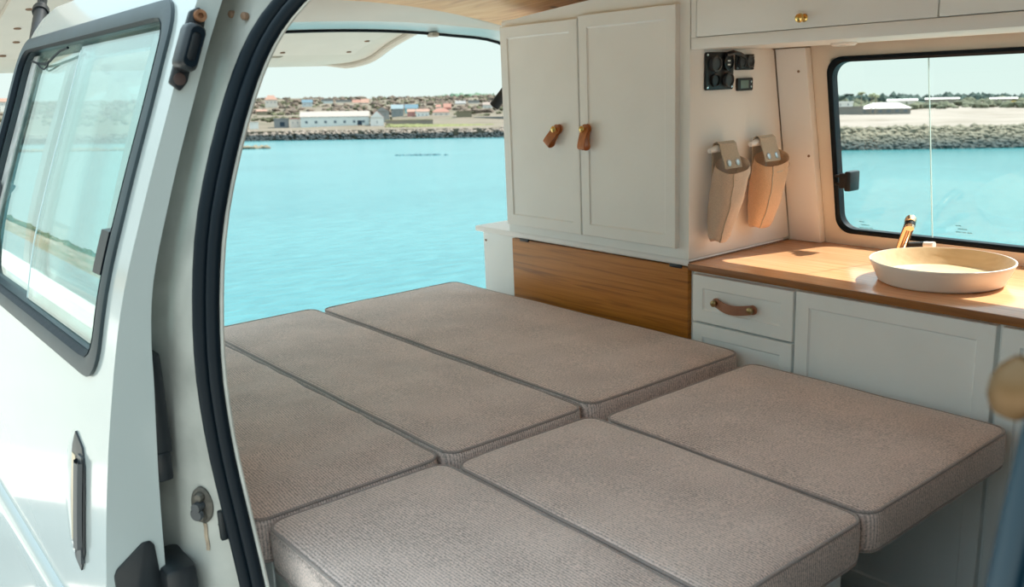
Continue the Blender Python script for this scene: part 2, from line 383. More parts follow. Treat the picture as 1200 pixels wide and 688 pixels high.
# door opening seal: two rubber lips round the opening
def opening_path(inset, dy, front=False):
    x0, x1, zt = -1.268+inset, -.138-inset, 1.815-inset; P = []
    for z in [.38+(1.62-.38)*i/30 for i in range(31)]:
        bend = .035*max(0, (1.12-z)/.30)**1.3 if z < 1.12 else 0
        P.append((x0+min(bend, .07), z))
    R = .16
    for k in range(1, 13):
        a = PI-PI/2*k/12; P.append((x0+R+R*math.cos(a), 1.62+(zt-1.62)*math.sin(a)))
    for i in range(1, 12): P.append((x0+R+(x1-x0-2*R)*i/12, zt))
    for k in range(0, 13):
        a = PI/2-PI/2*k/12; P.append((x1-R+R*math.cos(a), 1.62+(zt-1.62)*math.sin(a)))
    for z in [1.60-(1.60-.4)*i/24 for i in range(25)]: P.append((x1-.05*max(0, min(.5, 1.60-z)), z))
    P = P[-26:] if front else P[:-25]
    return [(x, SY(z)+dy, z) for x, z in P]
ds = struct(thing('trim_6', (-1.268, .45, .40), 'black rubber door seal round the side opening', None))
MB().tube(opening_path(-.009, -.010), .0125, n=12, up=(1, 0, 0)).build('seal_outer_lip', M['rubber'], ds)
MB().tube(opening_path(.013, .000), .0105, n=12, up=(1, 0, 0)).build('seal_inner_lip', M['rubber'], ds)
MB().tube(opening_path(.020, .010), .0036, n=8, up=(1, 0, 0)).build('seal_trim_edge', M['jamb'], ds)
MB().tube(opening_path(-.009, -.010, True), .0125, n=12, up=(1, 0, 0)).tube(opening_path(.013, .000, True), .0105, n=12, up=(1, 0, 0)).build('front_seal', M['bluerub'], ds)
# sill below the opening
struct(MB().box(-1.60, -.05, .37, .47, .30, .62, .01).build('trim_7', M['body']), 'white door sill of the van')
for x, z in ((-1.40, 1.742), (-1.345, 1.735)):
    MB().lathe([(.006, -.004), (.006, .003), (.004, .005)], (x, pillar_row(z)[6][1]-.001, z), (.3, -1, 0), 12).build('trim_clip', M['holes'], pil)
# front pillar of the opening with seal
fp = MB()
fx = lambda z: -.126-.05*max(0, min(.5, 1.60-z))
rows = [[(fx(z), SY(z)-.012, z), (fx(z)+.03, SY(z)-.028, z), (-.045, SY(z)-.03, z), (-.045, SY(z)+.03, z), (fx(z)+.02, SY(z)+.03, z)] for z in zz]
fp.loops(rows, True, True)
fpo = struct(fp.build('trim_8', M['bluerub'], ang=50), 'dark blue front edge of the side opening')
struct(MB().box(.70, .74, .42, 2.36, .34, 1.90, .01).build('wall_front', mat('dark_cab_lining', (.13, .13, .13), .8, var=.1)), 'dark cab end of the van, outside the picture')
struct(MB().grid([[(x, SY(z)-.03, z) for z in zz] for x in (-.046, .3, .72)], (0, .05, 0)).build('trim_10', M['body']), 'van side ahead of the opening')
# header rail along the top of the side opening
struct(MB().grid([[(x, .60, 1.835), (x, .575, 1.86), (x, .58, 1.93), (x, .66, 1.95)] for x in (-2.30, -2, -1.2, -.6, 0, .6)], (0, .02, 0)).build('trim_9', M['body']), 'roof rail above the side opening')

# pillar hardware -------------------------------------------------
st = thing('striker_plate', (-1.335, .425, .965), 'oval grey metal striker plate with two bolts on the grimy pillar', 'striker')
def pil_y(x, z):
    R = pillar_row(z); 
    for a, b in zip(R[1:], R[2:]):
        if min(a[0], b[0]) <= x <= max(a[0], b[0]): return a[1]+(b[1]-a[1])*((x-a[0])/(b[0]-a[0]) if b[0] != a[0] else 0)
    return SY(z)
ox, oz = -1.338, .985
nv = Vector((.62, -.78, 0)); tv = Vector((.78, .62, 0))
base = Vector((ox, pil_y(ox, oz)-.002, oz))
ov = lambda r1, r2, d: [tuple(base+tv*r1*math.cos(2*PI*k/28)+Vector((0, 0, 1))*r2*math.sin(2*PI*k/28)+nv*d) for k in range(28)]
MB().loops([ov(.019, .031, -.012), ov(.019, .031, .003), ov(.016, .028, .005)], True, True).build('plate', M['steel'], st)
for dz in (.016, -.018):
    MB().lathe([(.0085, 0), (.0085, .005), (.006, .009), (0, .010)], base+Vector((0, 0, dz))+nv*.004, nv, 14).build('bolt', M['steel'], st)
MB().tube([base+nv*.004+Vector((0, 0, .002)), base+nv*.020+Vector((0, 0, .002))-tv*.002], .008).lathe([(.010, 0), (.012, .004), (.009, .008)], base+nv*.012+Vector((-.006, 0, -.012)), nv, 14).build('pin', M['dark'], st)
rs = lab(MB().grid([[tuple(base+tv*(-.004+.006*j+.0007*math.sin(i*1.7))+Vector((0, 0, -.033-.008*i))+nv*(-.0005)) for j in (0, 1)] for i in range(7)], tuple(nv*.0012)).build('rust_run', mat('rust_stain', (.38, .29, .21), .7, var=.3, vscale=50), st), 'brown rust run below the plate')
rb = thing('rubber_stop', (-1.285, .43, .96), 'small black rubber stop beside the door seal, near the striker plate', 'rubber stop')
q = Vector((-1.297, SY(.965)-.010, .965))
MB().lathe([(.010, -.010), (.010, .006), (.006, .010), (.006, .014)], q, nv, 8).build('knob', M['black'], rb)
MB().box(-1.283, -1.272, q.y-.018, q.y, .945, .995, .003).build('tab', M['black'], rb)

# ================================================================== SLIDING DOOR
door_base = (-1.96, .30, .30)
sd = thing('sliding_door', door_base, 'white van sliding door pushed back on the left, with large window', 'van door')
gask_in = rrect(-2.522, -1.470, 1.224, 1.740, .045, 10)
gask_out = rrect(-2.566, -1.432, 1.190, 1.772, .065, 10)
d_out = [(-1.36, .30), (-1.36, 1.80), (-1.40, 1.835), (-2.36, 1.835), (-2.46, 1.815), (-2.535, 1.765), (-2.572, 1.68), (-2.585, 1.5), (-2.585, .78), (-2.46, .68), (-2.42, .5), (-2.41, .3)]
dmid = rrect(-2.535, -1.455, 1.212, 1.752, .052, 10)
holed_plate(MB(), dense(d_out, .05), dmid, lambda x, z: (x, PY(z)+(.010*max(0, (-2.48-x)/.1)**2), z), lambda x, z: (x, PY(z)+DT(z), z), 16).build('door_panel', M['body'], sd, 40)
def ploop(P, off): return [(x, PY(z)+off, z) for x, z in dense2(P)]
def same(P1, P2):
    c = (sum(p[0] for p in P1)/len(P1), sum(p[1] for p in P1)/len(P1))
    A = [-PI+2*PI*k/220 for k in range(220)]
    return [raycast2(P1, c, a) for a in A], [raycast2(P2, c, a) for a in A]
gi, go = same(gask_in, gask_out); mid = [((a[0]*.45+b[0]*.55), (a[1]*.45+b[1]*.55)) for a, b in zip(gi, go)]; m2 = [((a[0]*.82+b[0]*.18), (a[1]*.82+b[1]*.18)) for a, b in zip(gi, go)]
L3 = lambda P, o: [(x, PY(z)+o, z) for x, z in P]
MB().loops([L3(go, .004), L3(go, -.006), L3(mid, -.009), L3(m2, -.006), L3(m2, .004), L3(gi, .006), L3(gi, .030), L3(mid, .030)], wrap=True).build('window_gasket', M['gasket'], sd)
inn = [(a[0]+(a[0]-b[0])*.05, a[1]+(a[1]-b[1])*.05) for a, b in zip(gi, go)]
MB().loops([L3(m2, -.0045), L3(m2, -.0075), L3(gi, .0005), L3(gi, .004)], wrap=True).build('gasket_lip', M['rubber'], sd)
def dpane(x0, x1, off):
    zs = [1.208+(1.755-1.208)*i/12 for i in range(13)]
    return MB().grid([[(x, PY(z)+off, z) for z in zs] for x in (x0, (x0+x1)/2, x1)], (0, .004, 0)).build('window_pane', M['glass2'], sd)
dp1 = dpane(-2.02, -1.457, .012); dp2 = dpane(-2.533, -1.95, .022)
MB().tube([(-2.02, PY(z)+.013, z) for z in [1.23+.49*i/12 for i in range(13)]], .0022, n=6).build('pane_edge', mat('pale_grey_edge', (.55, .66, .66), .3), dp1)
MB().grid([[(x, PY(z)+.020, z) for z in [1.23+.50*i/10 for i in range(11)]] for x in (-2.518, -2.462)], (0, .012, 0)).build('inner_channel', mat('grey_channel', (.42, .42, .40), .5, var=.2, vscale=30), sd)
MB().tube([(-2.46+.06*i, PY(1.728)+.004+.002*math.sin(i), 1.718-.012*math.sin(i*.8)) for i in range(7)], .0028, n=6).tube([(-2.40+.03*i, PY(1.71)+.010, 1.710-.016*math.sin(PI*i/4)) for i in range(5)], .002, n=6).build('loose_seal', M['rubber'], dp2)
lz = [1.352+(1.418-1.352)*i/4 for i in range(5)]
MB().grid([[(x, PY(z)-.006, z) for z in lz] for x in (-1.516, -1.474)], (0, .02, 0)).build('pane_latch', M['black'], dp1)
MB().box(-2.50, -2.485, PY(1.42)+.0, PY(1.42)+.02, 1.37, 1.44, .004).build('rear_latch', M['dark'], dp2)
# lower moulding: the door steps out below its waist line
zs = [.30, .40, .5, .6, .68, .735, .752, .762, .764]
oo = [.016, .017, .018, .018, .018, .018, .014, .006, -.003]
MB().grid([[(x, PY(z)-o+.001, z) for z, o in zip(zs, oo)] for x in [-2.415+1.053*i/10 for i in range(11)]], (0, .012, 0)).grid([[(x, PY(z)-o+.001+.002, z) for z, o in zip(zs[4:], oo[4:])] for x in (-2.56, -2.50, -2.45, -2.414)], (0, .012, 0)).build('lower_moulding', M['body'], sd, 50)
# handle
dh = MB()
outl = [(-1.476, .900), (-1.4745, 1.00), (-1.478, 1.045), (-1.495, 1.072), (-1.540, 1.088), (-1.556, 1.06), (-1.560, .97), (-1.556, .90), (-1.535, .872), (-1.50, .862)]
outl = dense(outl, .012)
hp = lambda P, o, s=1.0, cx=-1.517, cz=.975: [(cx+(x-cx)*s, PY(cz+(z-cz)*s)+o, cz+(z-cz)*s) for x, z in P]
dho = dh.loops([hp(outl, .004), hp(outl, -.003), hp(outl, -.0035, .94)], True, True).build('door_handle', M['black'], sd)
gz = [.905+(1.05-.905)*i/8 for i in range(9)]
MB().grid([[(x, PY(z)-o, z) for z in gz] for x, o in ((-1.516, .004), (-1.513, .011), (-1.500, .0135), (-1.487, .011), (-1.484, .004))]).grid([[(x, PY(z)-.006, z) for z in (1.045, 1.052, 1.060)] for x in (-1.508, -1.486)], (0, .01, 0)).grid([[(x, PY(z)-.0065, z) for z in (.880, .895, .908)] for x in (-1.508, -1.484)], (0, .01, 0)).build('handle_grip', M['dark'], dho)
MB().lathe([(.010, 0), (.010, .004), (.006, .005)], (-1.534, PY(.90)-.003, .892), (0, -1, 0), 16).build('lock_cylinder', M['chrome'], dho)
MB().grid([[(x, PY(z)-.0042, z) for z in [.90+.15*i/5 for i in range(6)]] for x in (-1.552, -1.530)], (0, .002, 0)).build('bright_strip', mat('sand_reflector_strip', (.55, .45, .30), .3, metal=.5), dho)
# pale scoop beside the handle
sc = []
for i in range(17):
    t = i/16; z = .855+(1.100-.855)*t; w = .066*math.sin(PI*t)**.8
    sc.append([(-1.556, PY(z)+.003, z), (-1.557-w*.15, PY(z)-.003*math.sin(PI*t)+.001, z), (-1.558-w*.55, PY(z)-.0045*math.sin(PI*t)+.001, z), (-1.56-w, PY(z)+.003, z)])
MB().grid(sc, (0, .006, 0)).build('handle_scoop', M['body'], sd)
# hardware on the door's front edge
def edge_plate(outline, x0, x1, name, mt, par): return MB().prism([(x0, y, z) for y, z in outline], (x1-x0, 0, 0), .0025).build(name, mt, par)
bm_ = edge_plate([(.455, 1.640), (.470, 1.628), (.482, 1.640), (.492, 1.668), (.517, 1.720), (.522, 1.738), (.512, 1.748), (.498, 1.742), (.475, 1.69)], -1.362, -1.352, 'guide_bracket', M['black'], sd)
A = Matrix.Translation((-1.350, .487, 1.690)) @ Matrix.Rotation(math.radians(-22), 4, 'X')
MB().box(-.012, .030, -.016, .014, -.036, .034, .011, 3, A).build('bumper', M['black'], bm_)
MB().loops([[tuple(A @ Vector((x, -.001+q*yy, -.001+q*zz2))) for yy, zz2 in rrect(-.010, .010, -.030, .030, .0095, 6)] for x, q in ((.0285, 1.0), (.0325, 1.0), (.0325, .72), (.026, .66))], False, True).build('bumper_slot', M['rubber'], bm_)
MB().lathe([(.004, .001), (.004, .007), (.009, .007), (.0095, 0)], (-1.3525, .511, 1.735), (1, 0, 0), 16).build('screw', M['rust'], bm_)
MB().lathe([(.009, 0), (.009, .003), (.005, .004), (0, .003)], (-1.353, .470, 1.645), (1, 0, 0), 16).build('screw', mat('dark_rust', (.06, .035, .03), .6), bm_)
edge_plate([(.278, .78), (.350, .78), (.344, .935), (.338, .944), (.326, .945), (.284, .915), (.279, .905)], -1.362, -1.356, 'latch_cover', M['black'], sd)
MB().box(-1.425, -1.375, PY(1.13)+.066, PY(1.13)+.094, 1.07, 1.235, .005).box(-1.41, -1.372, PY(1.05)+.078, PY(1.05)+.104, 1.025, 1.075, .006).build('latch_housing', M['black'], sd)
MB().box(-1.43, -1.33, .345, .398, .80, .895, .012).build('lower_arm', M['black'], sd)

# ================================================================== TAILGATE (raised)
tg = thing('tailgate', (-2.76, 1.30, 1.84), 'raised cream tailgate seen from below beyond the rear opening', 'tailgate')
TZ = herm([-3.74, -3.70, -3.60, -3.53, -3.40, -3.24, -2.95, -2.76], [1.742, 1.727, 1.737, 1.755, 1.795, 1.832, 1.890, 1.925])
def tgy(x, side):
    cut = .10*max(0, (-3.52-x)/.20)**2
    return (.42+cut) if side < 0 else (2.10-cut)
xs = [-2.76-.96*i/28 for i in range(29)]; rows = []
for x in xs:
    a, b = tgy(x, -1), tgy(x, 1); rows.append([(x, a+(b-a)*j/16, TZ(x)+.012*(abs(2*j/16-1)**4)) for j in range(17)])
MB().grid(rows, (0, 0, .05)).build('outer_shell', M['tail'], tg)
# rolled rim, lining card, ribs, screws
rim = [(x, tgy(x, -1)-.003, TZ(x)+.004) for x in xs] + [(-3.735, y, TZ(-3.735)+.004) for y in [.56+(1.96-.56)*j/10 for j in range(11)]] + [(x, tgy(x, 1)+.003, TZ(x)+.004) for x in xs[::-1]]
MB().tube(rim, .016, n=10).build('rolled_rim', M['tail'], tg)
xs2 = [-2.85-.62*i/16 for i in range(17)]
MB().grid([[(x, .56+(1.96-.56)*j/12, TZ(x)-.008) for j in range(13)] for x in xs2], (0, 0, .012)).build('lining_card', mat('lining_card', (.57, .52, .455), .6, var=.03), tg)
for y in (.80, 1.20, 1.60):
    MB().grid([[(x, y-.05, TZ(x)-.001), (x, y-.035, TZ(x)-.007), (x, y+.035, TZ(x)-.007), (x, y+.05, TZ(x)-.001)] for x in [-3.50-.15*i/5 for i in range(6)]], (0, 0, .012)).build('rib', M['tail'], tg)
for x, y in ((-3.44, .62), (-3.44, .95), (-3.44, 1.30), (-3.44, 1.62), (-3.44, 1.92), (-3.15, .62), (-3.15, 1.92), (-2.95, .62), (-2.95, 1.30), (-3.30, .64), (-3.30, 1.93)):
    MB().lathe([(.011, 0), (.011, .004), (.007, .006)], (x, y, TZ(x)-.006), (0, 0, -1), 12).build('screw', M['holes'], tg)
# strut
gs = thing('gas_strut', (-2.66, .60, 1.62), 'black gas strut holding up the tailgate, at the photo top left', 'gas strut')
a, b = Vector((-2.60, .548, 1.765)), Vector((-2.815, .630, 1.900)); d = (b-a)
MB().tube([a, a+d*.72], .0165, n=14).tube([a+d*.66, a+d*.74], .021, n=14).build('cylinder', M['black'], gs)
MB().tube([a+d*.72, b], .012, n=10).build('rod', M['dark'], gs)

# ================================================================== BED
bp = thing('bed_platform', (-1.96, 1.16, .36), 'white rear bed platform under the three rear cushions', 'bed base')
MB().box(-2.62, -1.375, .535, 1.825, .36, .832, .004).build('carcass', M['white'], bp)
MB().box(-1.374, -.95, 1.24, 1.80, .812, .832, .003).build('slide_out_board', M['white'], bp)
MB().box(-1.30, -1.26, 1.26, 1.30, .36, .812, .003).build('leg', M['white'], bp); MB().box(-1.30, -1.26, 1.74, 1.78, .36, .812, .003).build('leg', M['white'], bp)
bb = thing('bench_box', (-1.03, .88, .36), 'white bench box under the front left and front middle cushions', 'bench')
MB().box(-1.370, -.700, .536, 1.232, .36, .832, .003).build('carcass', M['white'], bb)
MB().box(-.70, -.692, .56, 1.19, .40, .80, .003).build('front_panel', M['white'], bb)

def cushion(x0, x1, y0, y1, z0, z1, label, seed, puff=.008, sag=0.0, wrinkle=0.0, group='fabric cushions of the bed'):
    cx, cy = (x0+x1)/2, (y0+y1)/2; hx, hy, hz = (x1-x0)/2, (y1-y0)/2, (z1-z0)/2; rp, rz = .034, .012
    b = bmesh.new(); bmesh.ops.create_cube(b, size=2); bmesh.ops.subdivide_edges(b, edges=b.edges[:], cuts=27, use_grid_fill=True)
    for v in b.verts:
        u, w, t = [math.sin(c*PI/2) for c in v.co]
        p = Vector((u*hx, w*hy)); qx = max(-(hx-rp), min(hx-rp, p.x)); qy_ = max(-(hy-rp), min(hy-rp, p.y))
        d = Vector((p.x-qx, p.y-qy_)); mxd = max(abs(d.x), abs(d.y)); L = d.length
        if L > 1e-9: d = d*(mxd/L)
        e = rp-d.length; n2 = d.normalized() if L > 1e-9 else Vector((0, 0))
        z = t*hz; f = hz-abs(z); sgn = 1 if z >= 0 else -1
        pos = Vector((qx, qy_))+d
        if e < rz and f < rz:
            k = Vector((rz-e, rz-f)); kk = k*(max(k.x, k.y)/k.length) if k.length > 1e-9 else k
            pos = pos+n2*(kk.x-k.x); z = sgn*(hz-rz+kk.y)
        a, c = pos.x/hx, pos.y/hy
        if t > -.5:
            wgt = (1-abs(a)**5)*(1-abs(c)**5)
            nz = noise.noise(Vector((pos.x*5+seed*7, pos.y*5, seed)))*.004 + noise.noise(Vector((pos.x*14+seed, pos.y*14, seed*3)))*.0012
            z += ((puff+nz)*max(0, wgt)**.6 + nz*.35 - sag*abs(a)*0)*(t+.5)/1.5
            if wrinkle: z += wrinkle*math.sin(pos.x*38+pos.y*9+3*noise.noise(Vector((pos.x*4, pos.y*4, seed))))*max(0, wgt)**.5*(t+.5)/1.5
        if abs(t) < .95:    # sides bulge and ripple a little
            bul = .0028*(1-t*t)+.0014*noise.noise(Vector((pos.x*9, pos.y*9, seed+z*20)))
            pos = pos+n2*bul
        v.co = Vector((pos.x, pos.y, z))
    me = bpy.data.meshes.new('cushion_cover')
    b.to_mesh(me); b.free(); me.materials.append(M['fabric']); me.shade_smooth()
    o = thing('bed_cushion', (cx, cy, z0), label, 'cushion', group)
    c = bpy.data.objects.new('cover', me); COL.objects.link(c); c.parent = o; c.location = (0, 0, hz)
    for sgn in (1, -1):
        ins = rz*.293-.0012; pts = []
        for x, y in dense(rrect(-hx+ins, hx-ins, -hy+ins, hy-ins, rp-ins, 8), .04):
            a, cc = x/hx, y/hy; nz = noise.noise(Vector((x*5+seed*7, y*5, seed)))*.004+noise.noise(Vector((x*14+seed, y*14, seed*3)))*.0012
            pts.append((x, y, sgn*(hz-rz*.293+.0006)+(nz*.35+.001 if sgn > 0 else 0)))
        p = MB().tube(pts, .0031, True, 8).build('piping', M['pipe']); p.parent = o; p.location = (0, 0, hz)
    return o
ZT = .916
cushion(-2.66, -1.350, .500, .891, .834, ZT+.002, 'rear left grey cushion, half hidden by the door pillar and seal', 1, .010, wrinkle=.0060)
cushion(-2.64, -1.340, .899, 1.264, .834, ZT+.006, 'rear middle grey cushion, pointing at the sea between two others', 2)
cushion(-2.600, -1.336, 1.274, 1.812, .834, ZT+.010, 'rear right grey cushion against the brown wood panel', 3)
cushion(-1.342, -.688, .517, .885, .834, ZT-.003, 'front left grey cushion beside the door pillar, on the white bench', 4, .007)
cushion(-1.322, -.676, .894, 1.260, .834, ZT-.005, 'front middle grey cushion, its front edge hanging over the white bench', 5)
cushion(-1.296, -.676, 1.269, 1.800, .834, ZT-.006, 'front right grey cushion along the white drawers, by the sink cabinet', 6)

# ================================================================== TALL CUPBOARD etc.
def shaker(x0, x1, z0, z1, yf, th, stile, rec, name, par, material=None, bevel=.0015):
    """framed door front, recessed panel; faces -Y"""
    def rc(i, y): return [(x0+i, y, z0+i), (x1-i, y, z0+i), (x1-i, y, z1-i), (x0+i, y, z1-i)]
    return MB().loops([rc(0, yf+th), rc(0, yf+bevel), rc(bevel, yf), rc(stile, yf), rc(stile+.001, yf+rec*.5), rc(stile+.004, yf+rec), rc(stile+.03, yf+rec)], True, True).build(name, material or M['white'], par, 20)
tc = thing('tall_cupboard', (-1.917, 2.05, 1.137), 'tall white two-door cupboard with leather loop handles above the wood panel', 'cupboard')
Y0 = 1.84
pf = [(-1.535, 1.842, 1.1375), (-1.535, WY(1.1375)-.031, 1.1375), (-1.535, WY(1.68)-.031, 1.68), (-1.535, 2.02, 1.765), (-1.535, 1.842, 1.815)]
MB().prism(pf, (-.765, 0, 0), .001).build('carcass', M['panel'], tc)
fo = [(-2.30, 1.138), (-1.5335, 1.138), (-1.5335, 1.855), (-1.80, 1.846), (-2.00, 1.833), (-2.15, 1.822), (-2.30, 1.808)]
fh = [(-2.27, 1.19), (-1.59, 1.19), (-1.59, 1.77), (-2.27, 1.77)]
holed_plate(MB(), fo, fh, lambda x, z: (x, 1.8385, z), lambda x, z: (x, 1.8415, z), 2).build('face_frame', M['white'], tc, 20)
YD = 1.821
dl = shaker(-2.289, -1.934, 1.166, 1.793, YD, .0172, .034, .0035, 'cupboard_door', tc)
dr = shaker(-1.929, -1.566, 1.167, 1.800, YD, .0172, .034, .0035, 'cupboard_door', tc)
def loop_handle(x, z, ang, yf, par, opened=0.0):
    A = Matrix.Translation((x, yf, z)) @ Matrix.Rotation(math.radians(ang), 4, 'Y')
    h = MB(); path = []
    for i in range(7): path.append((-.052*i/6, .004+.004*math.sin(PI*i/6)))
    for i in range(1, 8): a = PI*i/8; path.append((-.052-.009*math.sin(a), .004+.012*(1-math.cos(a))))
    for i in range(7): path.append((-.052+.052*i/6, .028-.014*(i/6)**1.5))
    w = .0135; rows = []
    for k, (u, o) in enumerate(path):
        rows.append([A @ Vector((-w, -o, u)), A @ Vector((w, -o, u))])
    # rounded top end round the stud
    h.grid(rows, tuple((A.to_3x3() @ Vector((0, -.003, 0)))))
    for o in (.002, .0125): h.lathe([(w, 0), (w, .003)], A @ Vector((0, -o, 0)), A.to_3x3() @ Vector((0, -1, 0)), 24)
    ho = h.build('loop_handle', M['leather'], par)
    MB().lathe([(.004, 0), (.004, .006), (.0075, .008), (.0095, .012), (.009, .016), (.005, .019), (0, .0195)], A @ Vector((0, -.0145, 0)), A.to_3x3() @ Vector((0, -1, 0)), 20).build('brass_stud', M['brass'], ho)
loop_handle(-2.016, 1.481, 38, YD, dl); loop_handle(-1.893, 1.483, 4, YD, dr)

bc = thing('base_cabinet', (-2.02, 2.08, .36), 'low white base cabinet below the tall cupboard, ending at the rear opening', 'cabinet')
MB().box(-2.485, -1.542, 1.866, 2.30, .36, 1.117, .002).build('carcass', M['white'], bc)
MB().box(-2.505, -1.5355, 1.846, 2.28, 1.1175, 1.1365, .004).build('top_board', M['panel'], bc)
MB().lathe([(.004, 0), (.004, .002)], (-2.47, 1.8655, 1.085), (0, -1, 0), 10).build('screw', M['holes'], bc)
wp = thing('wooden_panel', (-1.92, 1.855, .90), 'brown oak-grain panel standing upright behind the bed below the cupboard', 'panel')
MB().box(-2.300, -1.543, 1.847, 1.864, .838, 1.113, .0015).build('board', M['oak'], wp)
for x in (-2.235, -1.585): MB().box(x-.022, x+.022, 1.8445, 1.850, 1.108, 1.1175, .002).build('hinge', M['black'], wp)

# ------------------------------------------------------------------ kitchen units along the far wall
def studded_strap(x0, x1, z, yf, par):
    n = 24; path = []; w = .0125; h = MB(); rows = []
    for i in range(n+1):
        t = i/n; x = x0+(x1-x0)*t; o = .006+.016*math.sin(PI*t)**1.0; zz_ = z-.007*math.sin(PI*t)
        rows.append([(x, yf-o, zz_-w), (x, yf-o, zz_+w)])
    h.grid(rows, (0, -.0035, 0))
    for x in (x0, x1): h.lathe([(w, 0), (w, .0035)], (x, yf-.006, z), (0, -1, 0), 24)
    ho = h.build('strap_handle', M['leather2'], par)
    for x in (x0, x1): MB().lathe([(.005, 0), (.005, .012), (.0075, .013), (.0092, .017), (.0085, .022), (.004, .0248), (0, .025)], (x, yf-.001, z), (0, -1, 0), 20).build('stud', M['oldbrass'], ho)
du = thing('drawer_unit', (-1.365, 2.07, .36), 'narrow white two-drawer unit with one leather strap handle under the worktop', 'cabinet')
MB().box(-1.533, -1.203, 1.860, 2.28, .36, 1.1085, .001).build('carcass', M['white'], du)
d1 = shaker(-1.520, -1.2085, .972, 1.1005, Y0, .019, .034, .004, 'drawer', du)
d2 = shaker(-1.520, -1.2085, .700, .966, Y0, .019, .034, .004, 'drawer', du)
studded_strap(-1.434, -1.320, 1.036, Y0, d1)
sc_ = thing('sink_cabinet', (-.965, 2.07, .36), 'wide white cabinet with one framed door below the sink', 'cabinet')
MB().box(-1.202, -.732, 1.860, 2.28, .36, 1.1085, .001).build('carcass', M['white'], sc_)
sdoor = shaker(-1.2015, -.7365, .395, 1.1030, Y0, .019, .036, .005, 'cabinet_door', sc_)
MB().lathe([(.0045, 0), (.0045, .004), (.002, .005)], (-.79, Y0+.0045, .80), (0, -1, 0), 12).build('screw', M['holes'], sdoor)
rc_ = thing('end_cabinet', (-.36, 2.07, .36), 'white cabinet at the right picture edge, next to the sink cabinet', 'cabinet')
MB().box(-.731, .02, 1.860, 2.28, .36, 1.1085, .001).build('carcass', M['white'], rc_)
shaker(-.7255, -.25, .395, 1.1030, Y0, .019, .036, .005, 'cabinet_door', rc_)
wt = thing('worktop', (-.75, 2.07, 1.109), 'warm orange-brown wooden worktop under the side window', 'worktop')
MB().prism([(-1.5345, 1.840, 1.1095), (-1.5345, WY(1.12)-.004, 1.1095), (.10, WY(1.12)-.004, 1.1095), (.10, 1.840, 1.1095)], (0, 0, .0185), .001).build('board', M['counter'], wt)
MB().box(-1.5345, .10, 1.8365, 1.8405, 1.1092, 1.1278, .001).build('front_edge', M['edge'], wt)
MB().box(-1.5355, -1.5335, 1.842, WY(1.13)-.035, 1.1282, 1.1315, 0).build('joint_line', M['holes'], wt)

# sink bowl
sk = thing('sink_bowl', (-.956, 2.05, 1.128), 'shallow round white sink bowl with pale wooden inside on the worktop', 'sink')
MB().lathe([(.001, 0), (.128, 0), (.136, .004), (.151, .038), (.1565, .049), (.1565, .052), (.153, .0525)], (-.956, 2.05, 1.1282), n=64, cap=False).build('bowl_outside', M['bowl_out'], sk)
MB().lathe([(.153, .0525), (.1505, .049), (.145, .036), (.130, .014), (.110, .008), (.018, .0065), (.001, .006)], (-.956, 2.05, 1.1282), n=64, cap=False).build('bowl_inside', M['bowl_in'], sk)
MB().lathe([(.018, 0), (.016, .003), (.010, .004), (0, .004)], (-.956, 2.05, 1.1352), n=24).build('drain', M['chrome'], sk)
# tap
tp = thing('tap', (-1.165, 2.27, 1.128), 'small copper-coloured tap with black tip behind the sink bowl', 'tap')
MB().lathe([(.021, 0), (.021, .010), (.017, .018), (.013, .020)], (-1.165, 2.275, 1.128), n=24).build('base', M['black'], tp)
MB().tube([(-1.170, 2.272, 1.142), (-1.160, 2.262, 1.165), (-1.147, 2.250, 1.190), (-1.133, 2.236, 1.214), (-1.120, 2.216, 1.232), (-1.1085, 2.196, 1.240), (-1.1045, 2.188, 1.2375)], [.0125, .013, .0135, .014, .0145, .0140, .0085], n=16).build('spout', M['copper'], tp)
MB().tube([(-1.1085, 2.194, 1.234), (-1.1055, 2.187, 1.226)], .0128, n=18).build('outlet', M['black'], tp)
MB().tube([(-1.1056, 2.1872, 1.2262), (-1.1036, 2.182, 1.2205)], [.0122, .011], n=18).build('outlet_ring', M['copper'], tp)
MB().tube([(-1.160, 2.275, 1.158), (-1.105, 2.270, 1.166)], .0085, n=14).build('lever', M['black'], tp)
MB().tube([(-1.105, 2.270, 1.166), (-1.078, 2.267, 1.169)], .0085, n=14).build('lever_end', M['plasticwhite'], tp)

# overhead cabinet
oc = thing('overhead_cabinet', (-.75, 2.02, 1.685), 'long white overhead cabinet with brass knob above the window', 'cabinet')
MB().prism([(-1.5325, 1.8565, 1.6855), (-1.5325, WY(1.685)-.035, 1.6855), (-1.5325, 2.02, 1.780), (-1.5325, 1.8565, 1.825)], (1.75, 0, 0), .001).build('carcass', M['white'], oc)
MB().box(-1.5325, .217, 1.8405, 1.8565, 1.6855, 1.7135, .0015).build('bottom_rail', M['white'], oc)
MB().box(-1.5325, -1.516, 1.8405, 1.8565, 1.7135, 1.845, .001).build('end_stile', M['white'], oc)
od = MB().box(-1.514, -.9015, 1.8405, 1.8562, 1.7150, 1.845, .0012).build('flap_door', M['white'], oc)
MB().box(-.8985, .217, 1.8405, 1.8562, 1.7155, 1.845, .0012).build('flap_door', M['white'], oc)
MB().lathe([(.009, 0), (.009, .002), (.0045, .004), (.004, .010), (.0085, .014), (.0105, .019), (.009, .024), (.004, .0265), (0, .027)], (-1.205, 1.8405, 1.737), (0, -1, 0), 24).build('knob', M['brass'], od)
pl = thing('puck_light', (-1.245, 2.075, 1.676), 'small round white puck light under the overhead cabinet', 'light')
MB().lathe([(.026, 0), (.030, .002), (.031, .004), (.031, .0075)], (-1.245, 2.075, 1.6778), n=32).build('housing', M['plasticwhite'], pl)
MB().lathe([(.025, 0), (.025, .003)], (-1.245, 2.075, 1.6760), n=32).build('lens', mat('frosted_lens', (.75, .72, .68), .2), pl)

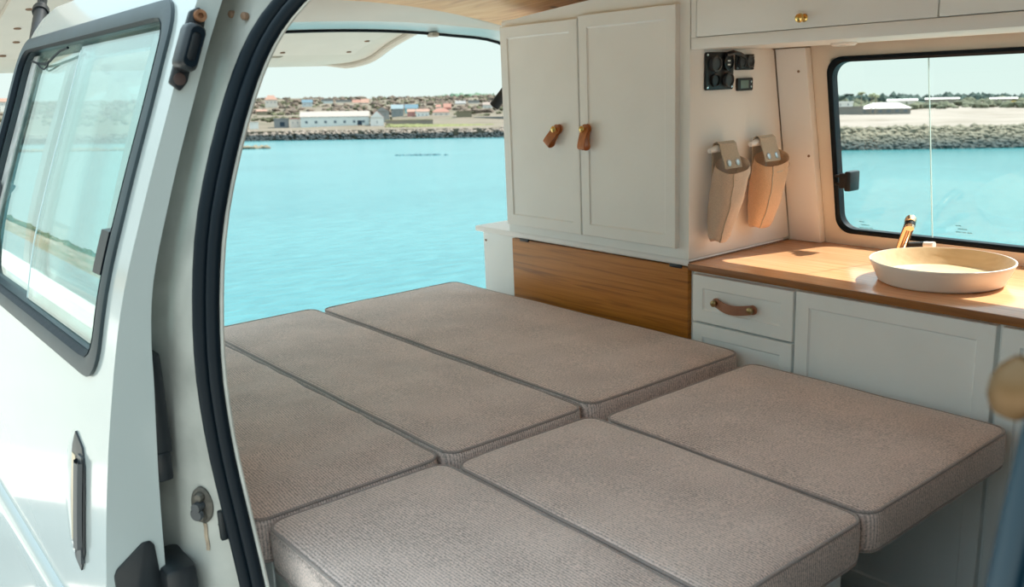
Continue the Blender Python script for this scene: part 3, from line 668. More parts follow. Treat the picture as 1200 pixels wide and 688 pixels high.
# sockets on the cupboard's side (faces +X)
XS = -1.535+.0008
sp = thing('socket_panel', (XS, 1.955, 1.58), 'large black 12 volt socket panel with four round sockets on cupboard side', 'socket panel', 'sockets')
def plate(y0, y1, z0, z1, th, r, name, par, m_=None):
    L = rrect(y0, y1, z0, z1, r, 5); return MB().loops([[(XS, y, z) for y, z in L], [(XS+th, y, z) for y, z in L], [(XS+th+.001, (y-(y0+y1)/2)*.97+(y0+y1)/2, (z-(z0+z1)/2)*.97+(z0+z1)/2) for y, z in L]], True, True).build(name, m_ or M['black'], par)
plate(1.897, 2.013, 1.581, 1.678, .005, .006, 'face_plate', sp)
def socket(y, z, r, par, m_=None, h=.009):
    return MB().lathe([(r, 0), (r, h), (r*.82, h+.001), (r*.78, h-.003), (0, h-.003)], (XS+.005, y, z), (1, 0, 0), 28).build('socket', m_ or M['black'], par)
socket(1.930, 1.648, .0205, sp, M['dark'], .012); s2 = socket(1.984, 1.650, .0200, sp); socket(1.930, 1.606, .017, sp); s4 = socket(1.984, 1.606, .018, sp, M['dark'], .012)
MB().lathe([(.0165, 0), (.0178, 0), (.0178, .001), (.0165, .001)], (XS+.0135, 1.984, 1.650), (1, 0, 0), 28, False).box(XS+.012, XS+.0135, 1.979, 1.989, 1.653, 1.657).box(XS+.012, XS+.0135, 1.979, 1.989, 1.643, 1.647).build('white_marking', M['print'], s2)
MB().tube([(XS+.012, 1.975, 1.672), (XS+.022, 1.99, 1.676), (XS+.020, 2.02, 1.671), (XS+.012, 2.05, 1.664)], .006, n=10).build('cable', M['black'], sp)
for y, z in ((1.904, 1.671), (2.006, 1.671), (1.904, 1.588), (2.006, 1.588)): MB().lathe([(.0035, 0), (.003, .0015), (0, .002)], (XS+.0058, y, z), (1, 0, 0), 10).build('screw', M['chrome'], sp)
up_ = thing('usb_socket', (XS, 2.063, 1.63), 'small black twin socket, upper right of the large socket panel', 'socket panel', 'sockets')
plate(2.024, 2.104, 1.630, 1.671, .005, .005, 'face_plate', up_)
socket(2.047, 1.651, .0155, up_, M['dark'], .007); socket(2.081, 1.651, .0155, up_, M['dark'], .007)
for y in (2.029, 2.099):
    for z in (1.635, 1.666): MB().lathe([(.0025, 0), (.002, .0015), (0, .0018)], (XS+.0058, y, z), (1, 0, 0), 8).build('screw', M['chrome'], up_)
vm = thing('display_meter', (XS, 2.063, 1.574), 'small black meter with grey display, below the twin socket', 'meter', 'sockets')
plate(2.031, 2.098, 1.575, 1.609, .006, .004, 'face_plate', vm)
MB().box(XS+.006, XS+.0078, 2.043, 2.078, 1.581, 1.603, .001).build('display', M['screen'], vm)
for z in (1.585, 1.598): MB().lathe([(.003, 0), (.003, .002), (0, .0025)], (XS+.006, 2.089, z), (1, 0, 0), 10).build('button', M['chrome'], vm)

# pocket bags hanging on pegs, against the cupboard's side
def pocket(y0, w, ztop, zbot, lean, label, mt, seed, taper=.4):
    o = thing('canvas_pocket', (XS, y0, zbot), label, 'canvas bag', 'canvas pockets on the cupboard side')
    N, Mr = 40, 16; mb = MB(); loops = []
    for i in range(Mr+1):
        t = i/Mr; z = ztop+(zbot-ztop)*t
        ww = w*(1.0-taper*t**1.3)/2; dep = .030*(1-.25*t)+.012*math.sin(PI*min(1, t*1.1))
        cy = y0+lean*t; 
        if i == Mr: ww *= .9; dep *= .75
        L = []
        for k in range(N):
            a = 2*PI*k/N; yy = math.copysign(abs(math.cos(a))**.75, math.cos(a))*ww; xx = math.copysign(abs(math.sin(a))**.8, math.sin(a))*dep
            wob = .003*noise.noise(Vector((yy*30+seed, z*18, seed)))+.0025*noise.noise(Vector((yy*60, z*50, seed)))
            dz = (.010*math.sin(a) if i == 0 else 0)
            dz = (.019*(-math.sin(a))*(1-t)**2 + (.010*math.cos(a)*(1-t)))
            L.append((XS+.044+xx+wob-(.010*t), cy+yy, z+dz+(.006*math.cos(2*a)*t)))
        loops.append(L)
    inner = [[((p[0]-XS-.044)*.90+XS+.044, (p[1]-y0)*.95+y0, p[2]-.004) for p in loops[0]]]
    inner.append([((p[0]-XS-.044)*.86+XS+.042, (p[1]-y0)*.9+y0, p[2]-.05) for p in loops[0]])
    b = mb.loops(inner[::-1]+loops, True, True).build('pouch', mt, o, 60)
    # seam line down the front, and hem
    MB().tube([(L[13][0]+.0008, L[13][1], L[13][2]) for i, L in enumerate(loops)], .0016, n=6).build('seam', M['canvas_dark'], b)
    MB().tube([(p[0]+.001*(1 if p[0] > XS+.044 else -1), p[1], p[2]-.018) for p in loops[0]], .0012, True, 6).build('hem_stitch', M['canvas_dark'], b)
    # strap folded over the peg
    sy = y0-.014; sw = .035
    st_ = [(XS+.012, ztop-.045), (XS+.012, ztop+.045), (XS+.016, ztop+.058), (XS+.026, ztop+.062), (XS+.035, ztop+.056), (XS+.041, ztop+.035), (XS+.052, ztop+.008), (XS+.056, ztop-.008)]
    s_ = MB().grid([[(x, sy-sw, z), (x+.001, sy, z), (x, sy+sw, z)] for x, z in st_], (.003, 0, 0)).build('strap', M['canvas_dark'], o)
    for dy in (-.018, .018): MB().lathe([(.009, 0), (.009, .003), (.006, .0045), (0, .005)], (XS+.0545, sy+dy, ztop+.006), (1, 0, .3), 18).build('snap_button', mat('pewter_snap', (.55, .58, .60), .3, metal=.7), s_)
    pg = thing('wall_peg', (XS, sy-.02, ztop+.045), ('pale wall peg carrying the left canvas pocket' if seed == 1 else 'pale wall peg carrying the right canvas pocket'), 'peg', 'pegs on the cupboard side')
    MB().box(XS, XS+.006, sy-.02, sy+.02, ztop+.030, ztop+.054, .002).tube([(XS+.006, sy, ztop+.045), (XS+.027, sy, ztop+.046)], .010, n=12).tube([(XS+.024, sy-sw-.026, ztop+.040), (XS+.024, sy-sw+.004, ztop+.044), (XS+.024, sy+sw*.6, ztop+.046)], [.006, .0105, .010], n=12).build('peg', M['panel'], pg)
pocket(1.966, .116, 1.385, 1.185, -.046, 'left beige canvas pocket hanging on the cupboard side, open flap with two snaps', M['canvas'], 1, .46)
pocket(2.142, .128, 1.389, 1.200, -.034, 'right tan canvas pocket hanging nearest the window, two snaps on its strap', M['canvas2'], 2, .30)

# reading lamp on the cupboard's rear side
rl = thing('reading_lamp', (-2.31, 1.84, 1.57), 'small black reading lamp sticking out left of the tall cupboard', 'lamp')
MB().tube([(-2.302, 1.875, 1.590), (-2.335, 1.862, 1.588)], .011, n=14).build('mount', M['black'], rl)
MB().tube([(-2.318, 1.862, 1.602), (-2.336, 1.848, 1.572), (-2.352, 1.836, 1.548)], [.014, .0165, .0175], n=18).build('lamp_head', M['black'], rl)
MB().tube([(-2.352, 1.836, 1.5485), (-2.3535, 1.835, 1.5465)], .0125, n=18).build('lamp_lens', mat('lamp_lens', (.55, .48, .42), .2), rl)

# knob at the near front pillar
kn = thing('round_knob', (-.150, .47, 1.47), 'round golden brown knob at the right edge, by the blue door edge', 'knob')
MB().lathe([(0, -.0165), (.007, -.0145), (.0115, -.008), (.013, 0), (.0115, .008), (.007, .0145), (0, .0165)], (-.166, .445, 1.466), (.25, .15, .95), 24).build('ball', M['bronze'], kn)
MB().tube([(-.160, .452, 1.466), (-.105, .478, 1.472)], .005).build('stem', M['steel'], kn)

# ================================================================== OUTSIDE
def az_dir(px):
    d = fw*F_PX + rt*(px-600) + up*(344-138); h = d-UP*d.dot(UP); L = h.length
    return h/L, F_PX/ (h/L).dot(fw)**-1 if False else (h/L).dot(fw)
def ext(px, depth, h):
    """point at bearing px, at a distance with the given depth along the lens axis, h above camera level"""
    d, c = az_dir(px); return CAM + d*(depth/c) + UP*h
def yh(px): return 142-10*(px-437)/653
def hh(px, y, depth): return (yh(px)-y)*depth/F_PX*1.02

SEA_H = -8.0
# quay the van stands on
gq = MB().box(-5.0, 40, -3.0, 3.6, -.6, 0, 0).box(-4.95, 40, -3.0, 3.55, -9.5, -.6, 0).box(-60, 60, -5.0, -3.0, -9.5, 0, 0).build('ground', ramp_mat('pale_concrete', [(.44, .42, .385), (.52, .50, .455), (.56, .54, .49)], 1.5, (1, 1, 1), .85, bump=.2), smooth=False)
struct(gq, 'pale concrete quay the van stands on')
struct(MB().box(-220, 60, -70, -5.0, -9.5, -.02, 0).box(-220, -60, -5.0, -3, -9.5, -.02, 0).build('road', mat('grey_gravel', (.17, .18, .165), .9, var=.15, vscale=.4), smooth=False), 'grey gravel road behind the camera')
# sandy bank and scrub on the near side (what the door glass mirrors)
rows = []
for i in range(101):
    x = -220+2.7*i; rows.append([])
    for j, (y, z) in enumerate(((-17, -1.0), (-19, .3), (-23, 1.2), (-28, 2.0), (-34, 2.8), (-46, 3.2))):
        rows[-1].append((x, y, z+.35*noise.noise(Vector((x*.15, y*.2, 3)))*j))
struct(MB().grid(rows, (0, 0, -1.5)).build('land', ramp_mat('sandy_bank', [(.10, .095, .045), (.17, .13, .085), (.27, .23, .175)], .25, (1, 2.2, 1), .95, dist=1)), 'sandy bank behind the camera')
# sea
sm, snt, sb = new_mat('turquoise_sea'); pin(sb, Roughness=.22); sb.inputs['Specular IOR Level'].default_value = .35
tcn = snt.nodes.new('ShaderNodeTexCoord'); mpn = snt.nodes.new('ShaderNodeMapping'); mpn.inputs['Scale'].default_value = (1, .45, 1); mpn.inputs['Rotation'].default_value = (0, 0, math.radians(38))
snt.links.new(tcn.outputs['Object'], mpn.inputs['Vector'])
n1 = snt.nodes.new('ShaderNodeTexNoise'); n1.inputs['Scale'].default_value = 1.1; n1.inputs['Detail'].default_value = 7; n1.inputs['Distortion'].default_value = .6
n2 = snt.nodes.new('ShaderNodeTexNoise'); n2.inputs['Scale'].default_value = .035; n2.inputs['Detail'].default_value = 5
for q in (n1, n2): snt.links.new(mpn.outputs[0], q.inputs['Vector'])
ad = snt.nodes.new('ShaderNodeMath'); ad.operation = 'MULTIPLY_ADD'; ad.inputs[1].default_value = .55; snt.links.new(n1.outputs['Fac'], ad.inputs[0])
mu = snt.nodes.new('ShaderNodeMath'); mu.operation = 'MULTIPLY'; mu.inputs[1].default_value = .45; snt.links.new(n2.outputs['Fac'], mu.inputs[0]); snt.links.new(mu.outputs[0], ad.inputs[2])
rr_ = snt.nodes.new('ShaderNodeValToRGB'); rr_.color_ramp.elements[0].position = .38; rr_.color_ramp.elements[1].position = .62
rr_.color_ramp.elements[0].color = (.014, .135, .155, 1); rr_.color_ramp.elements[1].color = (.036, .19, .207, 1)
snt.links.new(ad.outputs[0], rr_.inputs[0]); snt.links.new(rr_.outputs[0], sb.inputs['Base Color'])
bpn = snt.nodes.new('ShaderNodeBump'); bpn.inputs['Strength'].default_value = .35; bpn.inputs['Distance'].default_value = .25; snt.links.new(n1.outputs['Fac'], bpn.inputs['Height']); snt.links.new(bpn.outputs[0], sb.inputs['Normal'])
R = Matrix((E1, E2, UP)).transposed().to_4x4(); R.translation = CAM+UP*SEA_H
mb = MB(); mb.box(-3000, 1500, -1500, 3000, -.5, 0)
sea = mb.build('sea', sm, smooth=False); sea.matrix_world = R; struct(sea, 'turquoise sea water behind the van')

# far shore: left (rear opening) and right (side window)
def prof(px):
    t = min(1, max(0, (px-620)/280)); t = t*t*(3-2*t)
    L = [(394, 152.6), (402, 150.5), (430, 148), (480, 142), (540, 135), (620, 127), (720, 120), (800, 116.5), (1000, 126)]
    Rr = [(201, 149), (212, 147.4), (240, 141.5), (280, 135.5), (325, 130.5), (370, 126), (430, 121), (480, 118.5), (640, 124)]
    out = []
    for (d0, y0), (d1, y1) in zip(L, Rr):
        d = d0+(d1-d0)*t; h0 = (142-y0)*d0/F_PX; h1 = (132-y1)*d1/F_PX; out.append((d, h0+(h1-h0)*t))
    return out
def land_strip(px0, px1, name, mt, label, amp):
    rows = []
    n = int((px1-px0)/7)
    for i in range(n+1):
        px = px0+(px1-px0)*i/n; P = prof(px); Q = []
        for a, b in zip(P, P[1:]):
            for k in range(4): Q.append((a[0]+(b[0]-a[0])*k/4, a[1]+(b[1]-a[1])*k/4))
        Q.append(P[-1]); row = []
        for d, h in Q:
            p = ext(px, d, h); p += UP*amp*min(1, max(0, (d-P[0][0]-8)/60))*noise.noise(Vector((p.x*.03, p.y*.03, 1.3)))
            row.append(p)
        rows.append(row)
    return struct(MB().grid(rows, (0, 0, -6)).build(name, mt), label)
land_strip(-420, 760, 'hillside', ramp_mat('dry_scrub_hill', [(.075, .070, .040), (.105, .088, .058), (.135, .112, .080), (.085, .088, .045)], .05, (1, 1, 1), .95, bump=.3), 'dry scrubby hillside across the water', 2.5)
land_strip(755, 1420, 'sand_dunes', ramp_mat('pale_sand', [(.15, .115, .085), (.215, .18, .15), (.245, .205, .175), (.26, .222, .19)], .06, (1, 1, 1), .95, bump=.3), 'pale sand bank across the water, seen through the side window', 1.2)

# rock breakwaters
def rock_mat(name, light, dark, h0, h1):
    m, nt, b = new_mat(name); pin(b, Roughness=.9)
    tc_ = nt.nodes.new('ShaderNodeTexCoord'); sx_ = nt.nodes.new('ShaderNodeVectorMath'); sx_.operation = 'DOT_PRODUCT'
    nt.links.new(tc_.outputs['Object'], sx_.inputs[0]); sx_.inputs[1].default_value = UP
    nz_ = nt.nodes.new('ShaderNodeTexNoise'); nz_.inputs['Scale'].default_value = .5; nt.links.new(tc_.outputs['Object'], nz_.inputs['Vector'])
    a_ = nt.nodes.new('ShaderNodeMath'); a_.operation = 'MULTIPLY_ADD'; a_.inputs[1].default_value = 1.6; nt.links.new(nz_.outputs['Fac'], a_.inputs[0]); nt.links.new(sx_.outputs['Value'], a_.inputs[2])
    mr = nt.nodes.new('ShaderNodeMapRange'); mr.inputs[1].default_value = h0+.8; mr.inputs[2].default_value = h1+.8; nt.links.new(a_.outputs[0], mr.inputs[0])
    mx = nt.nodes.new('ShaderNodeMix'); mx.data_type = 'RGBA'; nt.links.new(mr.outputs[0], mx.inputs[0]); mx.inputs[6].default_value = c4(dark); mx.inputs[7].default_value = c4(light)
    nt.links.new(mx.outputs[2], b.inputs['Base Color']); return m
ico = bmesh.new(); bmesh.ops.create_icosphere(ico, subdivisions=1, radius=1); IV = [v.co.copy() for v in ico.verts]; IF = [[v.index for v in f.verts] for f in ico.faces]; ico.free()
def blobs(items, name, mt, label, rough=.3, smooth=False, cat=None):
    """items: (centre, (rx,ry,rz))"""
    V, Fc = [], []
    for p, (a, b, c) in items:
        n0 = len(V); s = rnd.random()*50; th = rnd.random()*6.28; ct, st_ = math.cos(th), math.sin(th)
        for v in IV:
            k = 1+rough*noise.noise(Vector((v.x*1.3+s, v.y*1.3, v.z*1.3)))*1.6
            x, y = v.x*a*k, v.y*b*k
            V.append(p+E1*(x*ct-y*st_)+E2*(x*st_+y*ct)+UP*(v.z*c*k))
        Fc += [[i+n0 for i in f] for f in IF]
    me = bpy.data.meshes.new(name); me.from_pydata(V, [], Fc); me.materials.append(mt)
    if smooth: me.shade_smooth()
    o = bpy.data.objects.new(name, me); COL.objects.link(o); return setp(o, label, cat, None, 'stuff')
wl0 = CAM.dot(UP)+SEA_H
items = []
for i in range(2600):
    px = rnd.uniform(-420, 690); t = rnd.random(); r = rnd.uniform(.5, .95); d = 384+11*t
    items.append((ext(px, d, SEA_H-.3+4.2*t+rnd.uniform(-.3, .3)), (r*1.3, r*1.1, r*.8)))
blobs(items, 'rock_breakwater', rock_mat('breakwater_rock', (.215, .18, .148), (.018, .030, .032), wl0+2.2, wl0+2.8), 'long rock breakwater on the far shore, seen through the rear opening', cat='rocks')
items = []
for i in range(3000):
    px = rnd.uniform(900, 1330); t = rnd.random(); r = rnd.uniform(.40, 1.0); d = 194.5+7*t
    items.append((ext(px, d, SEA_H-.2+4.7*t+rnd.uniform(-.25, .25)), (r*1.3, r*1.1, r*.85)))
blobs(items, 'rock_breakwater', rock_mat('sea_wall_rock', (.165, .148, .105), (.024, .042, .042), wl0+1.0, wl0+3.4), 'rock breakwater below the sand, seen through the side window', cat='rocks')
items = [(ext(484+rnd.gauss(0, 9)+abs(rnd.gauss(0, 14)), 204+rnd.uniform(-2.0, 2.0), SEA_H+.0), (rnd.uniform(.4, 1.1), .6, rnd.uniform(.16, .36))) for i in range(45)]
blobs(items, 'reef', rock_mat('wet_reef', (.08, .16, .17), (.05, .12, .14), wl0, wl0+1), 'low dark rocks breaking the water surface', cat='rocks')
items = [(ext(-60+rnd.random()*372, 276+rnd.uniform(-4, 3), SEA_H+.05), (rnd.uniform(.8, 2), rnd.uniform(.8, 1.8), rnd.uniform(.4, 1.1))) for i in range(220)]
blobs(items, 'rock_spit', rock_mat('spit_rock', (.15, .135, .09), (.07, .08, .065), wl0+.1, wl0+.6), 'low rocky spit reaching into the water beside the door seal', cat='rocks')
# grass strip and bushes
items = []
for i in range(900):
    x = rnd.uniform(-190, 40); y = rnd.uniform(-48, -29); r = rnd.uniform(.6, 1.5)
    items.append((Vector((x, y, 1.6+(-y-28)*.06)), (r*1.3, r*1.2, r)))
blobs(items, 'dune_bushes', mat('dune_bush_green', (.06, .07, .035), .95, var=.35, vscale=.5), 'scrub on the sandy bank behind the camera', .5, cat='bushes')
items = []
for i in range(420):
    px = rnd.uniform(455, 600); d = rnd.uniform(408, 428); items.append((ext(px, d, hh(px, 149.4-(d-408)*.13, d)), (2.6, 1.6, .55)))
blobs(items, 'shore_grass', mat('bright_grass', (.125, .135, .045), .95, var=.3, vscale=.2), 'bright grass strip behind the rocks, left of the cupboard', cat='grass')
Wt, Ww = (.80, .79, .74), (.82, .74, .66); RD, RO, GR, BL = (.54, .27, .20), (.58, .35, .26), (.45, .45, .44), (.16, .30, .38)
hs = [(312, 326, 113.5, 118.5, 125, 640, Ww, RO, 'pale hilltop house with orange roof above the grey hut', 3, True),
      (301, 313, 129.5, 131.5, 135, 540, (.5, .44, .3), RO, 'low orange-roofed building on the slope at the seal'),
      (355, 367, 118.5, 121.5, 127, 650, (.62, .68, .70), BL, 'bluish house high on the slope above the warehouse roof'),
      (378, 391, 117.8, 120, 126, 690, (.72, .80, .80), GR, 'pale blue flat house on the ridge above the warehouse', 2, False, True),
      (395, 412, 118.6, 120.8, 126.2, 690, Wt, GR, 'white flat house on the ridge, right of the pale blue one', 3, False, True),
      (414, 423, 118.5, 121.5, 126.5, 690, Wt, RD, 'small white house with red roof on the ridge above the hall'),
      (424, 433, 117.5, 121.8, 127, 680, Ww, RO, 'small pink house with orange roof right of the red-roofed ridge house'),
      (440, 456, 126.2, 131.0, 140, 480, (.56, .57, .55), RD, 'grey house with red roof just right of the hall gable', 2, False, False, True),
      (459, 473, 123.8, 128.5, 138, 520, (.50, .55, .55), (.34, .46, .50), 'grey-blue house with slate roof between two red-roofed houses'),
      (475, 490, 123.5, 128.0, 133, 560, (.55, .60, .60), BL, 'house with long dark blue roof on the middle slope'),
      (477.5, 486.8, 128.8, 132.0, 138, 505, (.60, .52, .46), RO, 'low orange-roofed house left of the white balcony house'),
      (488, 503, 128.6, 131.6, 139.8, 500, (.84, .86, .83), RO, 'white house with broad terracotta roof in the middle of the slope', 3),
      (507, 527, 127.9, 132.2, 138, 506, Ww, RD, 'long red-roofed cream house right of the white balcony house', 3, True),
      (511, 517, 123.8, 126.5, 130, 560, Ww, RD, 'tiny pink house above the long red-roofed one'),
      (520, 529, 122.5, 127.0, 131, 570, (.74, .52, .45), RD, 'pink house with red roof at the upper right of the slope', 2),
      (534, 546, 119.5, 122.5, 128.5, 640, (.66, .68, .66), GR, 'grey house below the hilltop grove', 3),
      (549, 562, 119.0, 121.5, 128.0, 650, (.70, .70, .68), GR, 'pale grey flat house right of the grey grove house', 3, False, True),
      (566, 577, 121.0, 124.0, 130, 600, Wt, (.5, .4, .34), 'white house half hidden in brown trees near the reading lamp'),
      (555, 590, 137.6, 138.6, 144.2, 470, (.24, .30, .31), (.28, .34, .36), 'long dark low shed beside the tall cupboard edge', 2, False, True),
      (535, 553, 131.0, 132.0, 144.0, 472, (.40, .36, .24), (.42, .37, .24), 'plain ochre walled building left of the dark shed', 0, False, True),
      (2, 11, 117, 121, 128, 640, Wt, RO, 'white house with orange roof seen left of the sliding door'),
      (-40, -22, 120, 124, 131, 600, Ww, RD, 'house with red roof hidden left of the frame by the door')]
HZONES = [(h[0], h[1], h[5]) for h in hs]+[(353, 448, 430), (1040, 1120, 405), (1160, 1190, 405)]
def scrub(n, px0, px1, d0, d1, rs, name, mt, label, cat):
    items = []
    for i in range(n):
        px = rnd.uniform(px0, px1); P = prof(px); d = rnd.uniform(d0, d1)
        if any(a-1.0 < px < b+1.0 and dd-45 < d < dd+14 for a, b, dd in HZONES): continue
        h = P[-1][1]
        for a, b in zip(P, P[1:]):
            if a[0] <= d <= b[0]: h = a[1]+(b[1]-a[1])*(d-a[0])/(b[0]-a[0])
        r = rnd.uniform(*rs); items.append((ext(px, d, h+r*.4), (r*1.4, r*1.2, r*.9)))
    return blobs(items, name, mt, label, .5, cat=cat)
scrub(1500, -420, 620, 470, 800, (.7, 1.8), 'hillside_scrub', mat('olive_scrub', (.065, .068, .034), .95, var=.35, vscale=.15), 'olive green scrub on the far hillside', 'scrub')
scrub(1700, -420, 620, 540, 830, (.9, 2.3), 'bare_trees', mat('brown_scrub', (.105, .080, .060), .95, var=.3, vscale=.15), 'brown leafless trees on the far hillside', 'trees')
scrub(520, 920, 1330, 335, 420, (1.0, 2.2), 'dune_scrub', mat('grey_green_scrub', (.085, .092, .055), .95, var=.3, vscale=.15), 'grey green scrub behind the sand bank', 'scrub')
items = []
for i in range(620):
    px = rnd.uniform(920, 1330); d = rnd.uniform(430, 480); t = 2.2*noise.noise(Vector((px*.035, 4, 2)))
    y = rnd.uniform(115.5+t, 124); r = rnd.uniform(1.2, 2.6); items.append((ext(px, d, hh(px, y, d)), (r*1.3, r*1.1, r)))
blobs(items, 'treeline', mat('dark_pine_green', (.034, .062, .052), .95, var=.4, vscale=.15), 'dark green treeline behind the sand bank', .5, cat='trees')
items = []
for i in range(120):
    px = 556+rnd.gauss(0, 22); d = rnd.uniform(790, 830); y = 113.0+rnd.uniform(0, 4)+.04*abs(px-545); r = rnd.uniform(1.6, 3.0); items.append((ext(px, d, hh(px, y, d)), (r*1.4, r*1.1, r)))
blobs(items, 'hilltop_grove', mat('grove_green', (.12, .19, .13), .95, var=.3, vscale=.15), 'green grove on the hilltop left of the cupboard', .5, cat='trees')

HM = {}
def hm(c, r=.85):
    k = tuple(round(x, 3) for x in c)
    if k not in HM: HM[k] = mat('house_paint', tuple(min(.95, x*(.44 if x < .6 else .78)) for x in c), r, var=.05, vscale=.3)
    return HM[k]
WIN = mat('dark_window', (.10, .14, .17), .3)
def house(name, px0, px1, yr, ye, yb, depth, wall, roof, label, cat='house', deep=8.0, nwin=3, door=None, hip=False, flat=False, gable_end=False, group=None):
    pm = (px0+px1)/2; c = ext(pm, depth, 0); dv, cc = az_dir(pm); lat = dv.cross(UP).normalized()
    w = (ext(px1, depth, 0)-ext(px0, depth, 0)).length; hr, he, hb = hh(pm, yr, depth), hh(pm, ye, depth), hh(pm, yb, depth)
    base = c+UP*hb; o = thing(name, base, label, cat, group or ('houses on the far hillside' if cat == 'house' else None))
    Q = lambda a, b, h: base+lat*a+dv*b+UP*h
    H = he-hb; RH = hr-hb
    def bx(a0, a1, b0, b1, h0, h1):
        return MB().prism([Q(a0, b0, h0), Q(a1, b0, h0), Q(a1, b1, h0), Q(a0, b1, h0)], UP*(h1-h0))
    bx(-w/2, w/2, 0, deep, -3, H).build('wall', hm(wall), o, smooth=False)
    ov = .03*w if w < 14 else .4
    if flat: bx(-w/2-.2, w/2+.2, -.2, deep+.2, H, RH).build('roof', hm(roof), o, smooth=False)
    elif gable_end:
        MB().prism([Q(-w/2-.2, -.3, H-.1), Q(w/2+.2, -.3, H-.1), Q(0, -.3, RH)], dv*(deep+.6)).build('roof', hm(roof), o, smooth=False)
        MB().prism([Q(-w/2, -.34, H-.12), Q(w/2, -.34, H-.12), Q(0, -.34, RH-.3)], dv*.05).build('gable', hm(wall), o, smooth=False)
    else:
        k = (w*.28 if hip else 0)
        b = bmesh.new(); V = [b.verts.new(p) for p in (Q(-w/2-ov, -.4, H-.1), Q(w/2+ov, -.4, H-.1), Q(w/2+ov, deep+.4, H-.1), Q(-w/2-ov, deep+.4, H-.1), Q(-w/2-ov+k, deep/2, RH), Q(w/2+ov-k, deep/2, RH))]
        for f in ((0, 1, 2, 3), (0, 1, 5, 4), (2, 3, 4, 5), (1, 2, 5), (3, 0, 4)): b.faces.new([V[i] for i in f])
        bmesh.ops.recalc_face_normals(b, faces=b.faces); MB().merge(b).build('roof', hm(roof), o, smooth=False)
    for i in range(nwin):
        a = -w/2+w*(i+.6)/(nwin+.2); ww = min(1.1, w*.06) if nwin < 5 else 1.2; hz_ = H*.42
        bx(a-ww/2, a+ww/2, -.06, .05, hz_, hz_+max(.7, H*.22)).build('window', WIN, o, smooth=False)
    if door: bx(-w/2+w*door-1.1, -w/2+w*door+1.1, -.06, .05, 0, H*.62).build('doorway', hm((.05, .10, .15)), o, smooth=False)
    return o
house('warehouse', 353, 432, 131.3, 137.2, 150.4, 424, (.74, .80, .78), (.58, .52, .46), 'long white warehouse with low beige roof on the far quay', 'warehouse', 16, 7, .86)
house('warehouse', 433.8, 449.5, 130.5, 138.2, 149.8, 421, (.86, .85, .82), (.70, .55, .45), 'white gable-fronted hall joined to the right end of the long warehouse', 'warehouse', 18, 1, None, gable_end=True)
house('hut', 321, 338, 139.6, 140.6, 148.6, 426, (.46, .49, .50), (.50, .52, .53), 'grey flat-roofed hut left of the white warehouse', 'hut', 8, 1, .55, flat=True)
house('hut', 339.5, 351.5, 139.0, 140.2, 149.0, 424, (.86, .76, .68), (.60, .50, .44), 'small cream hut touching the white warehouse on its left', 'hut', 8, 2, None, flat=True)
house('hut', 292, 302, 143.5, 144.5, 149.5, 415, (.86, .86, .83), (.7, .7, .68), 'small white hut nearest the black door seal', 'hut', 5, 0, None, flat=True)
for h in hs:
    a = list(h)+[2, False, False, False][len(h)-9:] if len(h) < 13 else list(h)
    if a[0] < -10: continue
    house('house', a[0], a[1], a[2], a[3], a[4], a[5], a[6], a[7], a[8], 'house', 9, a[9], None, hip=a[10], flat=a[11], gable_end=a[12])
house('boundary_wall', 452, 507, 140.8, 141.2, 145.5, 440, (.46, .42, .35), (.62, .60, .55), 'long low stone wall behind the grass strip', 'wall', 1, 0, None, flat=True)
# through the side window
house('beach_shed', 1008, 1064, 121.2, 127.6, 135.5, 300, (.46, .44, .40), (.86, .82, .76), 'long grey beach shed with pale roof on the sand', 'shed', 12, 6, None, hip=True)
house('beach_hut', 979, 998, 120.2, 121.8, 127.0, 315, (.82, .80, .76), (.86, .83, .80), 'white flat-roofed beach hut left of the long shed', 'hut', 8, 2, None, flat=True)
house('boundary_fence', 975, 1010, 126.0, 126.6, 135.2, 296, (.42, .40, .36), (.46, .44, .40), 'grey boarded fence below the white beach hut', 'fence', .6, 0, None, flat=True)
house('far_hall', 1040, 1072, 117.0, 119.0, 121.0, 400, (.70, .66, .60), (.84, .82, .77), 'distant pale hall with white roof before the treeline', 'hall', 14, 0)
house('far_hall', 1085, 1120, 115.6, 117.2, 120.0, 410, (.55, .50, .42), (.86, .83, .78), 'distant long white-roofed hall right of the pane edge', 'hall', 10, 0)
house('far_hall', 1160, 1188, 115.2, 116.8, 119.6, 410, (.55, .50, .42), (.86, .83, .78), 'distant white-roofed hall at the window right end', 'hall', 10, 0)
house('ochre_shelter', 1179, 1188, 119.4, 120.4, 122.8, 380, (.80, .50, .18), (.84, .60, .28), 'small orange shelter at the right end of the treeline', 'shelter', 4, 0, None, flat=True)
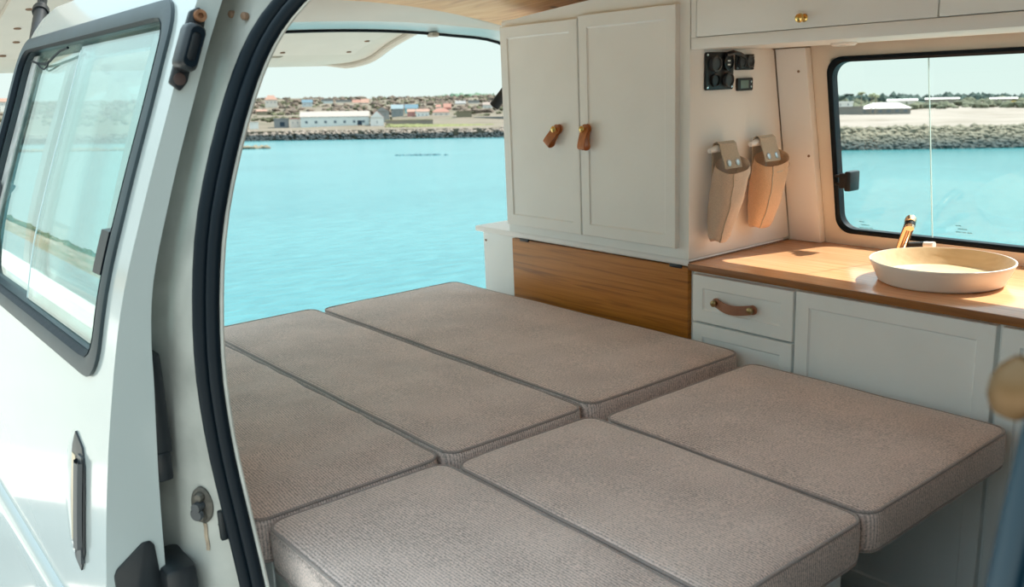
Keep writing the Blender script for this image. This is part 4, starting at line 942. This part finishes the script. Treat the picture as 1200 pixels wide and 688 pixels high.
def umbrella_pine(px, yt, yb, depth, label):
    b = ext(px, depth, hh(px, yb, depth)); H = hh(px, yt, depth)-hh(px, yb, depth)
    o = thing('pine_tree', b, label, 'tree', 'pine trees by the beach shed')
    MB().tube([b, b+UP*H*.5+E1*.1, b+UP*H*.9], [.16, .13, .10], n=8).build('trunk', mat('pine_bark', (.28, .22, .16), .9), o)
    V = MB()
    for k in range(9):
        c = b+UP*H*(.88+.12*rnd.random())+E1*rnd.uniform(-.8, .8)+E2*rnd.uniform(-.8, .8)
        V.lathe([(0, -.28), (.5, -.18), (.62, 0), (.4, .2), (0, .28)], c, UP, 10)
    V.build('crown', mat('pine_crown', (.20, .22, .13), .95), o)
umbrella_pine(1008, 109.5, 135, 297, 'taller slim pine standing left in front of the long beach shed')
umbrella_pine(1020, 111.5, 135, 297, 'slim pine standing in the middle before the beach shed')
umbrella_pine(1025, 113, 136, 296, 'shortest slim pine, just right of the middle one')

# ------------------------------------------------------------------ light
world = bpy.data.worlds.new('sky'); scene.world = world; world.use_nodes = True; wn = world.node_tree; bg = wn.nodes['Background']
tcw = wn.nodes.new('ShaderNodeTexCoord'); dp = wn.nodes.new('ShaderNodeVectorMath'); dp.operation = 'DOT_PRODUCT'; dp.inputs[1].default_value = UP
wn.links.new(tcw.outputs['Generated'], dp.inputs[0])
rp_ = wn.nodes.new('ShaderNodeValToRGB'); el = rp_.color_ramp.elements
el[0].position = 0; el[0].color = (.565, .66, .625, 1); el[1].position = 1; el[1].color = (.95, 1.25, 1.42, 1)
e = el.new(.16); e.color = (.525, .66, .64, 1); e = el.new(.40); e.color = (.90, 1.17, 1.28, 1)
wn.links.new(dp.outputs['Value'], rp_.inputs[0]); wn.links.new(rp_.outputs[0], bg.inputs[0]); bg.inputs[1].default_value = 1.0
sl = bpy.data.lights.new('sun', 'SUN'); sl.energy = 6.8; sl.color = (1, .94, .86); sl.angle = math.radians(.6)
so = bpy.data.objects.new('sun', sl); COL.objects.link(so); so.location = (0, 20, 30)
so.rotation_euler = Vector((-.35, -.94, -1.40)).to_track_quat('-Z', 'Y').to_euler()

vs = scene.view_settings; vs.view_transform = 'Standard'; vs.look = 'None'; vs.gamma = 1; vs.use_curve_mapping = False; vs.exposure = .55
scene.cycles.max_bounces = 12; scene.cycles.diffuse_bounces = 6; scene.cycles.transparent_max_bounces = 16; scene.cycles.sample_clamp_indirect = 6
